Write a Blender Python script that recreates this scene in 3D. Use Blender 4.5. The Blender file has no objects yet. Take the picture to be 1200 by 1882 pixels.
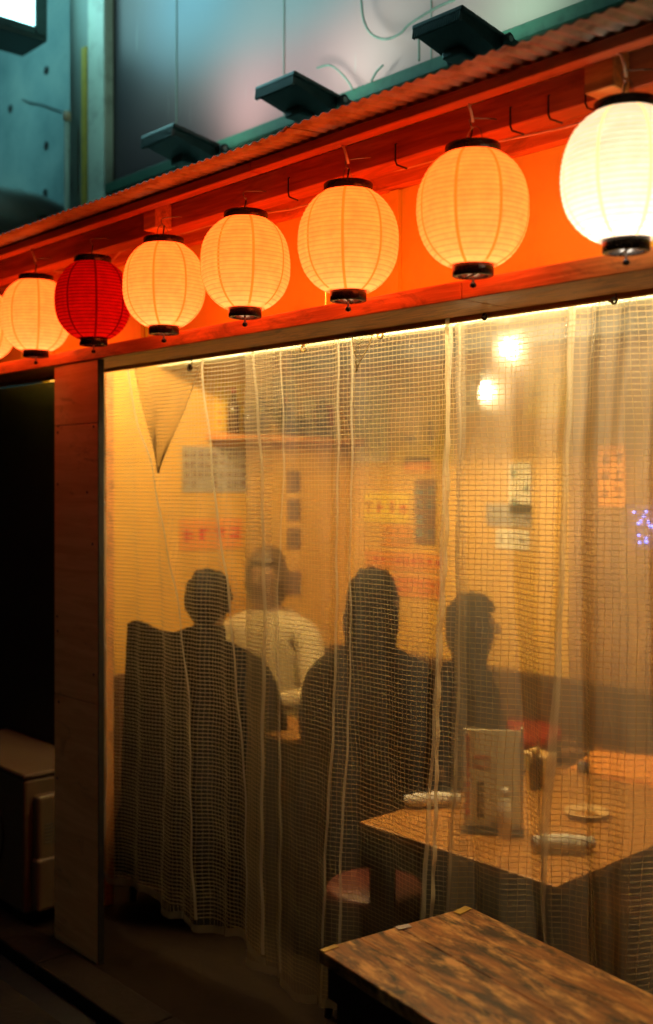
import bpy, bmesh, math, random
import numpy as np
from mathutils import Vector, Matrix

C = bpy.context.scene.collection
PI = math.pi
random.seed(7)
rng = np.random.default_rng(7)
EYE = 1.6
FPX = 2000.0                       # focal length in photo pixels (photo is 1200 x 1882)
SA, CA = 0.676, 0.737              # yaw of the camera against the facade (facade runs along X)

# ------------------------------------------------------------------ camera, world, exposure
cam_d = bpy.data.cameras.new('camera')
cam = bpy.data.objects.new('camera', cam_d); C.objects.link(cam)
cam.location = (0, 0, EYE)
fw = Vector((-CA, SA, 0))
cam.rotation_euler = fw.to_track_quat('-Z', 'Y').to_euler()
cam_d.sensor_fit = 'VERTICAL'; cam_d.sensor_height = 36; cam_d.sensor_width = 24
cam_d.lens = FPX / 1882 * 36
cam_d.shift_y = -53 / 1882
cam_d.clip_start = 0.05; cam_d.clip_end = 400
cam_d.dof.use_dof = True; cam_d.dof.focus_distance = 2.78; cam_d.dof.aperture_fstop = 1.8
bpy.context.scene.camera = cam

w = bpy.data.worlds.new('World'); bpy.context.scene.world = w; w.use_nodes = True
nt = w.node_tree; bg = nt.nodes['Background']
sky = nt.nodes.new('ShaderNodeTexSky'); sky.sky_type = 'NISHITA'; sky.sun_disc = False
sky.sun_elevation = math.radians(2.0); sky.sun_rotation = math.radians(150)
nt.links.new(sky.outputs[0], bg.inputs[0]); bg.inputs[1].default_value = 0.006

sd = bpy.data.lights.new('moonlight', 'SUN'); sd.energy = 0.02; sd.angle = math.radians(8)
sd.color = (0.6, 0.85, 1.0)
sun = bpy.data.objects.new('moonlight', sd); C.objects.link(sun)
sun.rotation_euler = Vector((0.3, 0.6, -0.9)).to_track_quat('-Z', 'Y').to_euler()

sc = bpy.context.scene
sc.view_settings.view_transform = 'Standard'; sc.view_settings.look = 'None'
sc.view_settings.exposure = 0.0; sc.view_settings.gamma = 1.0
sc.view_settings.use_curve_mapping = False
sc.render.engine = 'CYCLES'
sc.cycles.use_denoising = True
sc.cycles.max_bounces = 7; sc.cycles.diffuse_bounces = 4; sc.cycles.glossy_bounces = 3
sc.cycles.transmission_bounces = 6; sc.cycles.transparent_max_bounces = 24
sc.cycles.sample_clamp_indirect = 4.0
sc.cycles.caustics_reflective = False; sc.cycles.caustics_refractive = False

# ------------------------------------------------------------------ pixel helpers (build-time only)
def on_y(px, py, Y):
    t = (px - 600) / FPX
    X = -Y * (CA - SA * t) / (SA + CA * t)
    Z = -CA * X + SA * Y
    return Vector((X, Y, EYE + (888 - py) * Z / FPX))
def on_x(px, py, X):
    t = (px - 600) / FPX
    Y = -X * (SA + CA * t) / (CA - SA * t)
    Z = -CA * X + SA * Y
    return Vector((X, Y, EYE + (888 - py) * Z / FPX))
def on_z(px, py, z):
    Z = (z - EYE) * FPX / (888 - py); lat = (px - 600) / FPX * Z
    return Vector((SA * lat - CA * Z, CA * lat + SA * Z, z))

# ------------------------------------------------------------------ materials
MATS = {}
def new_mat(name):
    m = bpy.data.materials.new(name); m.use_nodes = True
    MATS[name] = m
    return m, m.node_tree, m.node_tree.nodes['Principled BSDF']
def N(t, kind, **kw):
    n = t.nodes.new(kind)
    for k, v in kw.items(): setattr(n, k, v)
    return n
def ramp(t, stops):
    r = t.nodes.new('ShaderNodeValToRGB'); e = r.color_ramp.elements
    e[0].position, e[0].color = stops[0][0], (*stops[0][1], 1)
    e[1].position, e[1].color = stops[-1][0], (*stops[-1][1], 1)
    for p, c in stops[1:-1]:
        x = e.new(p); x.color = (*c, 1)
    return r
def plain(name, col, rough=0.5, metal=0.0, var=0.25, scale=18, bump=0.0, spec=0.5, dirt=None):
    """principled with noise colour variation, rough variation and optional bump"""
    m, t, b = new_mat(name)
    tc = N(t, 'ShaderNodeTexCoord')
    n = N(t, 'ShaderNodeTexNoise'); n.inputs['Scale'].default_value = scale; n.inputs['Detail'].default_value = 6
    n.inputs['Roughness'].default_value = 0.65
    t.links.new(tc.outputs['Object'], n.inputs['Vector'])
    lo = dirt if dirt else tuple(c * (1 - var) for c in col)
    r = ramp(t, [(0.3, lo), (0.5, col), (0.75, tuple(min(1, c * (1 + var * .5)) for c in col))])
    t.links.new(n.outputs['Fac'], r.inputs[0]); t.links.new(r.outputs[0], b.inputs['Base Color'])
    b.inputs['Metallic'].default_value = metal; b.inputs['Specular IOR Level'].default_value = spec
    rr = N(t, 'ShaderNodeMapRange'); rr.inputs[3].default_value = max(0, rough - .1); rr.inputs[4].default_value = min(1, rough + .12)
    t.links.new(n.outputs['Fac'], rr.inputs[0]); t.links.new(rr.outputs[0], b.inputs['Roughness'])
    if bump:
        n2 = N(t, 'ShaderNodeTexNoise'); n2.inputs['Scale'].default_value = scale * 5; n2.inputs['Detail'].default_value = 4
        t.links.new(tc.outputs['Object'], n2.inputs['Vector'])
        bp = N(t, 'ShaderNodeBump'); bp.inputs['Strength'].default_value = bump; bp.inputs['Distance'].default_value = 0.004
        t.links.new(n2.outputs['Fac'], bp.inputs['Height']); t.links.new(bp.outputs[0], b.inputs['Normal'])
    return m
def wood(name, c1, c2, axis=0, rough=0.55, scale=14, stretch=9, bump=0.3, stain=None, stain_scale=3, lo=.42, hi=.62, coords='Object'):
    m, t, b = new_mat(name)
    tc = N(t, 'ShaderNodeTexCoord'); mp = N(t, 'ShaderNodeMapping')
    s = [scale * stretch ** .5] * 3; s[axis] = scale / stretch ** .5
    mp.inputs['Scale'].default_value = s
    src = tc.outputs[coords]
    if coords == 'World':
        pass
    t.links.new(src, mp.inputs['Vector'])
    n = N(t, 'ShaderNodeTexNoise'); n.inputs['Scale'].default_value = 1.0; n.inputs['Detail'].default_value = 8
    n.inputs['Distortion'].default_value = 0.8; n.inputs['Roughness'].default_value = .6
    t.links.new(mp.outputs[0], n.inputs['Vector'])
    r = ramp(t, [(0.35, c2), (0.5, tuple((a + b_) / 2 for a, b_ in zip(c1, c2))), (0.62, c1)])
    t.links.new(n.outputs['Fac'], r.inputs[0]); out = r.outputs[0]
    if stain:
        ms = N(t, 'ShaderNodeMapping'); q = [stain_scale * 1.8] * 3; q[axis] = stain_scale * .6
        ms.inputs['Scale'].default_value = q; t.links.new(src, ms.inputs['Vector'])
        n3 = N(t, 'ShaderNodeTexNoise'); n3.inputs['Scale'].default_value = 1; n3.inputs['Detail'].default_value = 9
        n3.inputs['Roughness'].default_value = .7; n3.inputs['Distortion'].default_value = 1.2
        t.links.new(ms.outputs[0], n3.inputs['Vector'])
        rs = ramp(t, [(lo, (0, 0, 0)), (hi, (1, 1, 1))]); t.links.new(n3.outputs['Fac'], rs.inputs[0])
        mx = N(t, 'ShaderNodeMix', data_type='RGBA'); t.links.new(rs.outputs[0], mx.inputs[0])
        t.links.new(out, mx.inputs[6]); mx.inputs[7].default_value = (*stain, 1); out = mx.outputs[2]
    t.links.new(out, b.inputs['Base Color'])
    rr = N(t, 'ShaderNodeMapRange'); rr.inputs[3].default_value = rough - .12; rr.inputs[4].default_value = rough + .15
    t.links.new(n.outputs['Fac'], rr.inputs[0]); t.links.new(rr.outputs[0], b.inputs['Roughness'])
    bp = N(t, 'ShaderNodeBump'); bp.inputs['Strength'].default_value = bump; bp.inputs['Distance'].default_value = 0.003
    t.links.new(n.outputs['Fac'], bp.inputs['Height']); t.links.new(bp.outputs[0], b.inputs['Normal'])
    return m
def emit(name, col, s):
    m, t, b = new_mat(name)
    b.inputs['Base Color'].default_value = (.8, .8, .8, 1)
    b.inputs['Emission Color'].default_value = (*col, 1); b.inputs['Emission Strength'].default_value = s
    return m

def paper(name, trans, emis, strength, rib=0.55, N_RIB=23):
    """lit lantern paper: translucent sheet, ribs as darker lines, uniform glow of its own"""
    m, t, b = new_mat(name); t.nodes.remove(b)
    out = t.nodes['Material Output']
    tc = N(t, 'ShaderNodeTexCoord'); sp = N(t, 'ShaderNodeSeparateXYZ'); t.links.new(tc.outputs['UV'], sp.inputs[0])
    mu = N(t, 'ShaderNodeMath', operation='MULTIPLY'); t.links.new(sp.outputs[1], mu.inputs[0]); mu.inputs[1].default_value = N_RIB
    fr = N(t, 'ShaderNodeMath', operation='FRACT'); t.links.new(mu.outputs[0], fr.inputs[0])
    rr = ramp(t, [(0.0, (rib,) * 3), (0.10, (rib,) * 3), (0.22, (1, 1, 1)), (0.86, (1, 1, 1)), (1.0, (rib,) * 3)])
    t.links.new(fr.outputs[0], rr.inputs[0])
    no = N(t, 'ShaderNodeTexNoise'); no.inputs['Scale'].default_value = 40; no.inputs['Detail'].default_value = 5
    t.links.new(tc.outputs['Object'], no.inputs['Vector'])
    rn = ramp(t, [(0.3, (.86, .86, .86)), (0.7, (1.06, 1.06, 1.06))]); t.links.new(no.outputs['Fac'], rn.inputs[0])
    mm = N(t, 'ShaderNodeMix', data_type='RGBA', blend_type='MULTIPLY'); mm.inputs[0].default_value = 1
    t.links.new(rr.outputs[0], mm.inputs[6]); t.links.new(rn.outputs[0], mm.inputs[7])
    def tint(c):
        x = N(t, 'ShaderNodeMix', data_type='RGBA', blend_type='MULTIPLY'); x.inputs[0].default_value = 1
        t.links.new(mm.outputs[2], x.inputs[6]); x.inputs[7].default_value = (*c, 1); return x.outputs[2]
    tr = N(t, 'ShaderNodeBsdfTranslucent'); t.links.new(tint(trans), tr.inputs[0])
    df = N(t, 'ShaderNodeBsdfDiffuse'); t.links.new(tint(tuple(min(1, c) * .8 for c in trans)), df.inputs[0])
    mx = N(t, 'ShaderNodeMixShader'); mx.inputs[0].default_value = 0.25
    t.links.new(tr.outputs[0], mx.inputs[1]); t.links.new(df.outputs[0], mx.inputs[2])
    em = N(t, 'ShaderNodeEmission'); t.links.new(tint(emis), em.inputs[0]); em.inputs[1].default_value = strength
    ad = N(t, 'ShaderNodeAddShader'); t.links.new(mx.outputs[0], ad.inputs[0]); t.links.new(em.outputs[0], ad.inputs[1])
    t.links.new(ad.outputs[0], out.inputs[0])
    return m

M_beam = wood('red_stained_beam', (.48, .11, .03), (.28, .055, .018), 0, .5, 16, 14, .35, stain=(.12, .035, .02), stain_scale=5, lo=.55, hi=.75)
M_plank = wood('shelf_plank_wood', (.80, .33, .08), (.55, .19, .04), 0, .55, 20, 16, .5, stain=(.16, .07, .03), stain_scale=6, lo=.52, hi=.72)
M_ply = wood('plywood', (.90, .56, .22), (.74, .42, .14), 0, .6, 9, 10, .12, stain=(.26, .12, .05), stain_scale=6, lo=.58, hi=.78)
M_panel = plain('painted_plywood', (.84, .97, .12), .55, 0, .12, 5, .08)
M_black = plain('black_plastic', (.012, .011, .010), .32, 0, .3, 30)
M_cap = plain('lantern_cap_black', (.02, .014, .012), .22, 0, .3, 30)
M_wire = plain('steel_wire', (.25, .2, .16), .35, .9)
M_twine = plain('pale_twine', (.7, .6, .42), .8)
M_dark = plain('passage_shade_black', (.012, .014, .016), .7)  # near-black standing for shade in the passage and beside the post
M_teal = plain('green_painted_steel', (.035, .12, .08), .45, .1, .3, 30, .1)
M_flood = plain('floodlight_housing', (.045, .085, .08), .38, .3, .25, 30, .1)
M_mint = plain('mint_painted_metal', (.62, .78, .66), .5, 0, .12, 7, .05, dirt=(.38, .48, .4))
M_cable = plain('pale_green_cable', (.22, .30, .26), .6)
M_mintd = plain('grey_green_metal', (.30, .42, .38), .5, 0, .2, 6, .05)
M_yel = plain('yellow_marker_strip', (.62, .50, .08), .6)
M_duct = plain('galvanised_duct', (.5, .53, .48), .35, .35, .25, 5, .05)
M_alu = plain('aluminium', (.6, .6, .58), .3, .9)
M_corr = plain('corrugated_sheet_weathered', (.34, .38, .35), .36, .2, .5, 12, .15, dirt=(.10, .075, .055))
M_floor = plain('damp_concrete_floor', (.016, .010, .006), .7, 0, .5, 4, .5, dirt=(.010, .006, .004), spec=.08)
M_asph = plain('dark_asphalt', (.022, .018, .014), .7, 0, .4, 8, .8, dirt=(.012, .011, .010), spec=.15)
M_kerb = plain('kerb_concrete', (.020, .014, .010), .8, 0, .4, 8, .6, spec=.15)
M_gut = plain('wet_gutter', (.012, .012, .012), .5)
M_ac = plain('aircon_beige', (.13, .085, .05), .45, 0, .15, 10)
M_wall = plain('yellow_interior_wall', (.74, .40, .07), .65, 0, .12, 4, .05)
M_wallb = wood('brown_wall_boards', (.40, .20, .07), (.22, .10, .035), 2, .5, 9, 10)
M_dado = wood('added_panelling_dark', (.15, .065, .024), (.08, .034, .013), 2, .55, 9, 10)
M_ceil = plain('interior_ceiling', (.65, .56, .42), .7, 0, .1, 5)
M_pipe = plain('blue_grey_beam', (.22, .25, .27), .5)
M_skin = plain('skin', (.26, .125, .065), .5, 0, .1, 30)
M_hair = plain('dark_hair', (.0035, .003, .0025), .7, 0, .4, 60, .3, spec=.1)
M_hairb = plain('brown_hair', (.10, .05, .025), .45, 0, .4, 60, .3)
M_blackc = plain('black_cloth', (.004, .004, .0045), .95, 0, .4, 60, .4, spec=.03)
M_navyc = plain('charcoal_cloth', (.0055, .005, .0055), .95, 0, .4, 60, .4, spec=.03)
M_cream = plain('cream_shirt', (.55, .43, .25), .85, 0, .1, 20, .3)
M_jeans = plain('dark_trousers', (.006, .006, .008), .95, spec=.05)
M_red = plain('red_plastic', (.50, .03, .015), .4, 0, .25, 12)
M_redd = plain('dull_red_vinyl', (.08, .010, .006), .5)
M_white = plain('white_paper', (.78, .72, .6), .7, 0, .08, 20)
M_towel = plain('white_towel', (.6, .56, .5), .95, 0, .2, 60, .6)
M_table = wood('inner_table_wood', (.42, .19, .04), (.30, .125, .024), 1, .38, 12, 12, .15, stain=(.36, .17, .05), stain_scale=5, lo=.5, hi=.75)
M_gold = plain('brass_dish', (.85, .60, .28), .3, .35)
M_glass_b = plain('sauce_bottle', (.05, .02, .012), .12)
M_navy = plain('navy_plastic', (.03, .05, .10), .4)
M_tape = plain('yellow_tape', (.50, .34, .05), .5)
M_blackm = plain('black_steel', (.014, .012, .011), .4, .3)
M_eye = plain('eye_dark', (.01, .01, .01), .2)
M_bulb = emit('glowing_bulb', (1.0, .78, .48), 40)
def bulb_glass():
    t = M_bulb.node_tree; t.nodes.remove(t.nodes['Principled BSDF'])
    em = N(t, 'ShaderNodeEmission'); em.inputs[0].default_value = (1, .78, .48, 1); em.inputs[1].default_value = 16
    ad = N(t, 'ShaderNodeAddShader'); tp = N(t, 'ShaderNodeBsdfTransparent'); t.links.new(em.outputs[0], ad.inputs[0]); t.links.new(tp.outputs[0], ad.inputs[1])
    t.links.new(ad.outputs[0], t.nodes['Material Output'].inputs[0])
bulb_glass()
M_blue = emit('blue_led', (.03, .12, 1.0), 5)
M_signface = emit('lit_sign_face', (.42, .95, .98), 5.5)
M_floodglass = emit('floodlight_glass', (.70, 1.0, .80), 4)

M_lan = paper('orange_lantern_paper', (1.0, .66, .40), (1.0, .070, .006), 2.8, .76)
M_lanr = paper('red_lantern_paper', (.95, .03, .02), (1.0, .004, .002), 0.06, .5)
M_lanw = paper('white_lantern_paper', (1.0, .94, .82), (1.0, .72, .42), .52, .66)
def seam_paper(name, c, e, s):
    m, t, b = new_mat(name)
    t.nodes.remove(b); tr = N(t, 'ShaderNodeBsdfTranslucent'); tr.inputs[0].default_value = (*c, 1)
    em = N(t, 'ShaderNodeEmission'); em.inputs[0].default_value = (*e, 1); em.inputs[1].default_value = s
    ad = N(t, 'ShaderNodeAddShader'); t.links.new(tr.outputs[0], ad.inputs[0]); t.links.new(em.outputs[0], ad.inputs[1])
    t.links.new(ad.outputs[0], t.nodes['Material Output'].inputs[0]); return m
M_seam = seam_paper('orange_seam_paper', (.75, .30, .09), (1, .16, .012), .8)
M_seamr = seam_paper('red_seam_paper', (.30, .01, .01), (1, .004, .002), .05)
M_seamw = seam_paper('white_seam_paper', (.85, .68, .42), (1, .6, .25), .85)

# worn table top in the foreground: bleached varnish patches over dark timber
M_worn = wood('worn_table_top', (.46, .19, .045), (.20, .075, .018), 0, .36, 30, 12, .5, stain=(.016, .007, .003), stain_scale=9, lo=.44, hi=.60)
def bleach():
    t = M_worn.node_tree; b = t.nodes['Principled BSDF']; src = b.inputs['Base Color'].links[0].from_socket
    tc = N(t, 'ShaderNodeTexCoord'); mp = N(t, 'ShaderNodeMapping'); mp.inputs['Scale'].default_value = (8, 26, 8)
    mp.inputs['Location'].default_value = (3.1, 1.7, 0)
    t.links.new(tc.outputs['Object'], mp.inputs[0]); n = N(t, 'ShaderNodeTexNoise'); n.inputs['Scale'].default_value = 1
    n.inputs['Detail'].default_value = 10; n.inputs['Roughness'].default_value = .72; t.links.new(mp.outputs[0], n.inputs[0])
    r = ramp(t, [(.50, (0, 0, 0)), (.62, (1, 1, 1))]); t.links.new(n.outputs['Fac'], r.inputs[0])
    mx = N(t, 'ShaderNodeMix', data_type='RGBA'); t.links.new(r.outputs[0], mx.inputs[0]); t.links.new(src, mx.inputs[6])
    mx.inputs[7].default_value = (.74, .42, .14, 1); t.links.new(mx.outputs[2], b.inputs['Base Color'])
bleach()

# concrete with formwork pits and the teal light cast put into its colour
def concrete():
    m, t, b = new_mat('teal_cast_concrete')
    tc = N(t, 'ShaderNodeTexCoord')
    n = N(t, 'ShaderNodeTexNoise'); n.inputs['Scale'].default_value = 2.2; n.inputs['Detail'].default_value = 9; n.inputs['Roughness'].default_value = .62
    t.links.new(tc.outputs['Object'], n.inputs[0])
    r = ramp(t, [(.3, (.14, .28, .29)), (.5, (.23, .40, .40)), (.7, (.33, .50, .47))]); t.links.new(n.outputs['Fac'], r.inputs[0])
    v = N(t, 'ShaderNodeTexVoronoi'); v.inputs['Scale'].default_value = 22; t.links.new(tc.outputs['Object'], v.inputs[0])
    rv = ramp(t, [(.06, (.25, .25, .25)), (.11, (1, 1, 1))]); t.links.new(v.outputs['Distance'], rv.inputs[0])
    mx = N(t, 'ShaderNodeMix', data_type='RGBA', blend_type='MULTIPLY'); mx.inputs[0].default_value = .7
    t.links.new(r.outputs[0], mx.inputs[6]); t.links.new(rv.outputs[0], mx.inputs[7]); t.links.new(mx.outputs[2], b.inputs['Base Color'])
    b.inputs['Roughness'].default_value = .6
    bp = N(t, 'ShaderNodeBump'); bp.inputs['Strength'].default_value = .4; bp.inputs['Distance'].default_value = .01
    t.links.new(n.outputs['Fac'], bp.inputs['Height']); t.links.new(bp.outputs[0], b.inputs['Normal'])
    return m
M_conc = concrete()

# billboard: mottled reflections painted in as soft colour clouds, slightly glossy, thin pale drip marks
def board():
    m, t, b = new_mat('billboard_painted_reflection')
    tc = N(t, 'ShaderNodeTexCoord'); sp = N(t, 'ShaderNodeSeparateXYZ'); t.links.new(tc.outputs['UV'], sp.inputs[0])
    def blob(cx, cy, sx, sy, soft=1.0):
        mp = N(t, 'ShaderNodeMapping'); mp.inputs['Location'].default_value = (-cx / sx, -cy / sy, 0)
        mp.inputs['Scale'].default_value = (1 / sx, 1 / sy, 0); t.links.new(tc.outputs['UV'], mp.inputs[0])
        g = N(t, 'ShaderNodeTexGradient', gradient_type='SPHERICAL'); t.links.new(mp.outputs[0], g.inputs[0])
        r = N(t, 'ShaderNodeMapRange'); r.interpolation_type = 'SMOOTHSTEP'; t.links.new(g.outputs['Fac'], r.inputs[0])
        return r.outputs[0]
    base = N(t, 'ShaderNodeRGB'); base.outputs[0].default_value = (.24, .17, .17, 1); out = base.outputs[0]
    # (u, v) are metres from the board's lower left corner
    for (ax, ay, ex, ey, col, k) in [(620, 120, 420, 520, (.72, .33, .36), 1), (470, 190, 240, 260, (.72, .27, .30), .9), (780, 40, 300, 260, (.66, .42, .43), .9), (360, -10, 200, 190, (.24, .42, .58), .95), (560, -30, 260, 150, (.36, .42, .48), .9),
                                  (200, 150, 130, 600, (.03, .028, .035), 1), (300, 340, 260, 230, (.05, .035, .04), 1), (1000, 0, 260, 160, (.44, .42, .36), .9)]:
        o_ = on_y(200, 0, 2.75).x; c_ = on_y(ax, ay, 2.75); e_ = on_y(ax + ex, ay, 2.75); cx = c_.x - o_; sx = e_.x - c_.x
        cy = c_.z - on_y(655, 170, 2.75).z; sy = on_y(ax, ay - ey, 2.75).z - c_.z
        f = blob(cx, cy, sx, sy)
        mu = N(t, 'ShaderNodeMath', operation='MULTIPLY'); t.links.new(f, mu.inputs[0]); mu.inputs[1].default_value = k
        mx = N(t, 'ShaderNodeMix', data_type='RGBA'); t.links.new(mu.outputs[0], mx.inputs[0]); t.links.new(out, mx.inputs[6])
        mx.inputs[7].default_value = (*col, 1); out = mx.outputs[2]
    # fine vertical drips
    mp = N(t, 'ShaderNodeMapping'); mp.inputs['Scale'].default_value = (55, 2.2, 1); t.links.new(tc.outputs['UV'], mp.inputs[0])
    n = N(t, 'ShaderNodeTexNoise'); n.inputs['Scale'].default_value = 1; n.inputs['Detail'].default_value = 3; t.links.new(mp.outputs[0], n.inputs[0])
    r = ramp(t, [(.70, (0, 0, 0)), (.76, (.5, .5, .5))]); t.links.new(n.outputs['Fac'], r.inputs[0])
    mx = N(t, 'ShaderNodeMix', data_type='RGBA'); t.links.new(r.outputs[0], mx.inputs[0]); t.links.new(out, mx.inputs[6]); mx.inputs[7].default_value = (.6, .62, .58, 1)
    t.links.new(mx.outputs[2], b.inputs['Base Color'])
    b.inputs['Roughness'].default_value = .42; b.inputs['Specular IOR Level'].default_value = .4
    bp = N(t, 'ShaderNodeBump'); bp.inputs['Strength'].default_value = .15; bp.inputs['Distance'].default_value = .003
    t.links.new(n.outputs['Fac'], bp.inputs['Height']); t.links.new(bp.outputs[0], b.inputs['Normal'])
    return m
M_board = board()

CELL_X, CELL_Z = 0.0150, 0.0130
def vinyl(name, clear, blur, cloudy, col=(.86, .80, .66), bump=.55, wide=.07):
    """thread-reinforced clear vinyl. shares: clear (straight through), blur (slightly scattered), rest cloudy film + gloss"""
    m, t, b = new_mat(name); t.nodes.remove(b); out = t.nodes['Material Output']
    tc = N(t, 'ShaderNodeTexCoord'); sp = N(t, 'ShaderNodeSeparateXYZ'); t.links.new(tc.outputs['UV'], sp.inputs[0])
    h = []
    for k, c in ((0, CELL_X), (1, CELL_Z)):
        mu = N(t, 'ShaderNodeMath', operation='MULTIPLY'); t.links.new(sp.outputs[k], mu.inputs[0]); mu.inputs[1].default_value = PI / c
        si = N(t, 'ShaderNodeMath', operation='SINE'); t.links.new(mu.outputs[0], si.inputs[0])
        ab = N(t, 'ShaderNodeMath', operation='ABSOLUTE'); t.links.new(si.outputs[0], ab.inputs[0])
        pw = N(t, 'ShaderNodeMath', operation='POWER'); t.links.new(ab.outputs[0], pw.inputs[0]); pw.inputs[1].default_value = .6
        h.append(pw)
    mn = N(t, 'ShaderNodeMath', operation='MULTIPLY'); t.links.new(h[0].outputs[0], mn.inputs[0]); t.links.new(h[1].outputs[0], mn.inputs[1])
    ns = N(t, 'ShaderNodeTexNoise'); ns.inputs['Scale'].default_value = 14; ns.inputs['Detail'].default_value = 3
    t.links.new(tc.outputs['UV'], ns.inputs[0])
    b1 = N(t, 'ShaderNodeBump'); b1.inputs['Strength'].default_value = bump; b1.inputs['Distance'].default_value = .0011; t.links.new(mn.outputs[0], b1.inputs['Height'])
    b2 = N(t, 'ShaderNodeBump'); b2.inputs['Strength'].default_value = .5; b2.inputs['Distance'].default_value = .012
    t.links.new(ns.outputs['Fac'], b2.inputs['Height']); t.links.new(b1.outputs[0], b2.inputs['Normal'])
    tp = N(t, 'ShaderNodeBsdfTransparent'); tp.inputs[0].default_value = (.98, .96, .90, 1)
    rf = N(t, 'ShaderNodeBsdfRefraction'); rf.inputs['IOR'].default_value = 1.012; rf.inputs['Roughness'].default_value = .95; rf.inputs['Color'].default_value = (.97, .93, .82, 1)
    tl = N(t, 'ShaderNodeBsdfTranslucent'); tl.inputs[0].default_value = (*col, 1)
    df = N(t, 'ShaderNodeBsdfDiffuse'); df.inputs[0].default_value = (*col, 1)
    gl = N(t, 'ShaderNodeBsdfGlossy'); gl.inputs['Roughness'].default_value = .16
    t.links.new(b2.outputs[0], gl.inputs['Normal'])
    def mix(f, a, c):
        x = N(t, 'ShaderNodeMixShader'); x.inputs[0].default_value = f
        t.links.new(a, x.inputs[1]); t.links.new(c, x.inputs[2]); return x.outputs[0]
    rw_ = N(t, 'ShaderNodeBsdfRefraction'); rw_.inputs['IOR'].default_value = 1.035; rw_.inputs['Roughness'].default_value = 1.0; rw_.inputs['Color'].default_value = (1, .96, .88, 1)
    see = mix(blur / (clear + blur), tp.outputs[0], mix(wide, rf.outputs[0], rw_.outputs[0]))
    film = mix(.10, tl.outputs[0], df.outputs[0])
    # smears of grease and dust make the film unevenly cloudy
    n2 = N(t, 'ShaderNodeTexNoise'); n2.inputs['Scale'].default_value = 3.2; n2.inputs['Detail'].default_value = 6; t.links.new(tc.outputs['UV'], n2.inputs[0])
    mr = N(t, 'ShaderNodeMapRange'); mr.inputs[1].default_value = .3; mr.inputs[2].default_value = .7; mr.inputs[3].default_value = cloudy * .65; mr.inputs[4].default_value = cloudy * 1.4
    t.links.new(n2.outputs['Fac'], mr.inputs[0])
    x = N(t, 'ShaderNodeMixShader'); t.links.new(mr.outputs[0], x.inputs[0]); t.links.new(see, x.inputs[1]); t.links.new(film, x.inputs[2])
    lw = N(t, 'ShaderNodeLayerWeight'); lw.inputs[0].default_value = .5
    p5 = N(t, 'ShaderNodeMath', operation='POWER'); t.links.new(lw.outputs['Facing'], p5.inputs[0]); p5.inputs[1].default_value = 4
    fs = N(t, 'ShaderNodeMapRange'); t.links.new(p5.outputs[0], fs.inputs[0]); fs.inputs[3].default_value = .035; fs.inputs[4].default_value = .22
    y = N(t, 'ShaderNodeMixShader'); t.links.new(fs.outputs[0], y.inputs[0]); t.links.new(x.outputs[0], y.inputs[1]); t.links.new(gl.outputs[0], y.inputs[2])
    t.links.new(y.outputs[0], out.inputs[0]); return m
M_vinyl = vinyl('clear_vinyl_left', .78, .22, .014)
M_vinylB = vinyl('clear_vinyl_middle', .68, .32, .024, wide=.10)
M_vinylC = vinyl('cloudy_vinyl_right', .62, .38, .10, wide=.30)
M_strip = vinyl('welded_vinyl_seam', .8, .2, .50, (.95, .88, .75), .1)  # pale, cloudy colour stands for gloss streaks along the folds
M_edge = vinyl('bright_vinyl_edge', .8, .2, .72, (.90, .76, .55), .1)  # extra pale colour stands for glints on the overlapped edge
def thread_mat():
    m, t, b = new_mat('curtain_thread'); t.nodes.remove(b)
    a = N(t, 'ShaderNodeBsdfDiffuse'); a.inputs[0].default_value = (.42, .34, .23, 1)
    c = N(t, 'ShaderNodeBsdfTranslucent'); c.inputs[0].default_value = (.66, .54, .36, 1)
    x = N(t, 'ShaderNodeMixShader'); x.inputs[0].default_value = .7
    t.links.new(a.outputs[0], x.inputs[1]); t.links.new(c.outputs[0], x.inputs[2]); t.links.new(x.outputs[0], t.nodes['Material Output'].inputs[0]); return m
M_thread = thread_mat()

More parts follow.
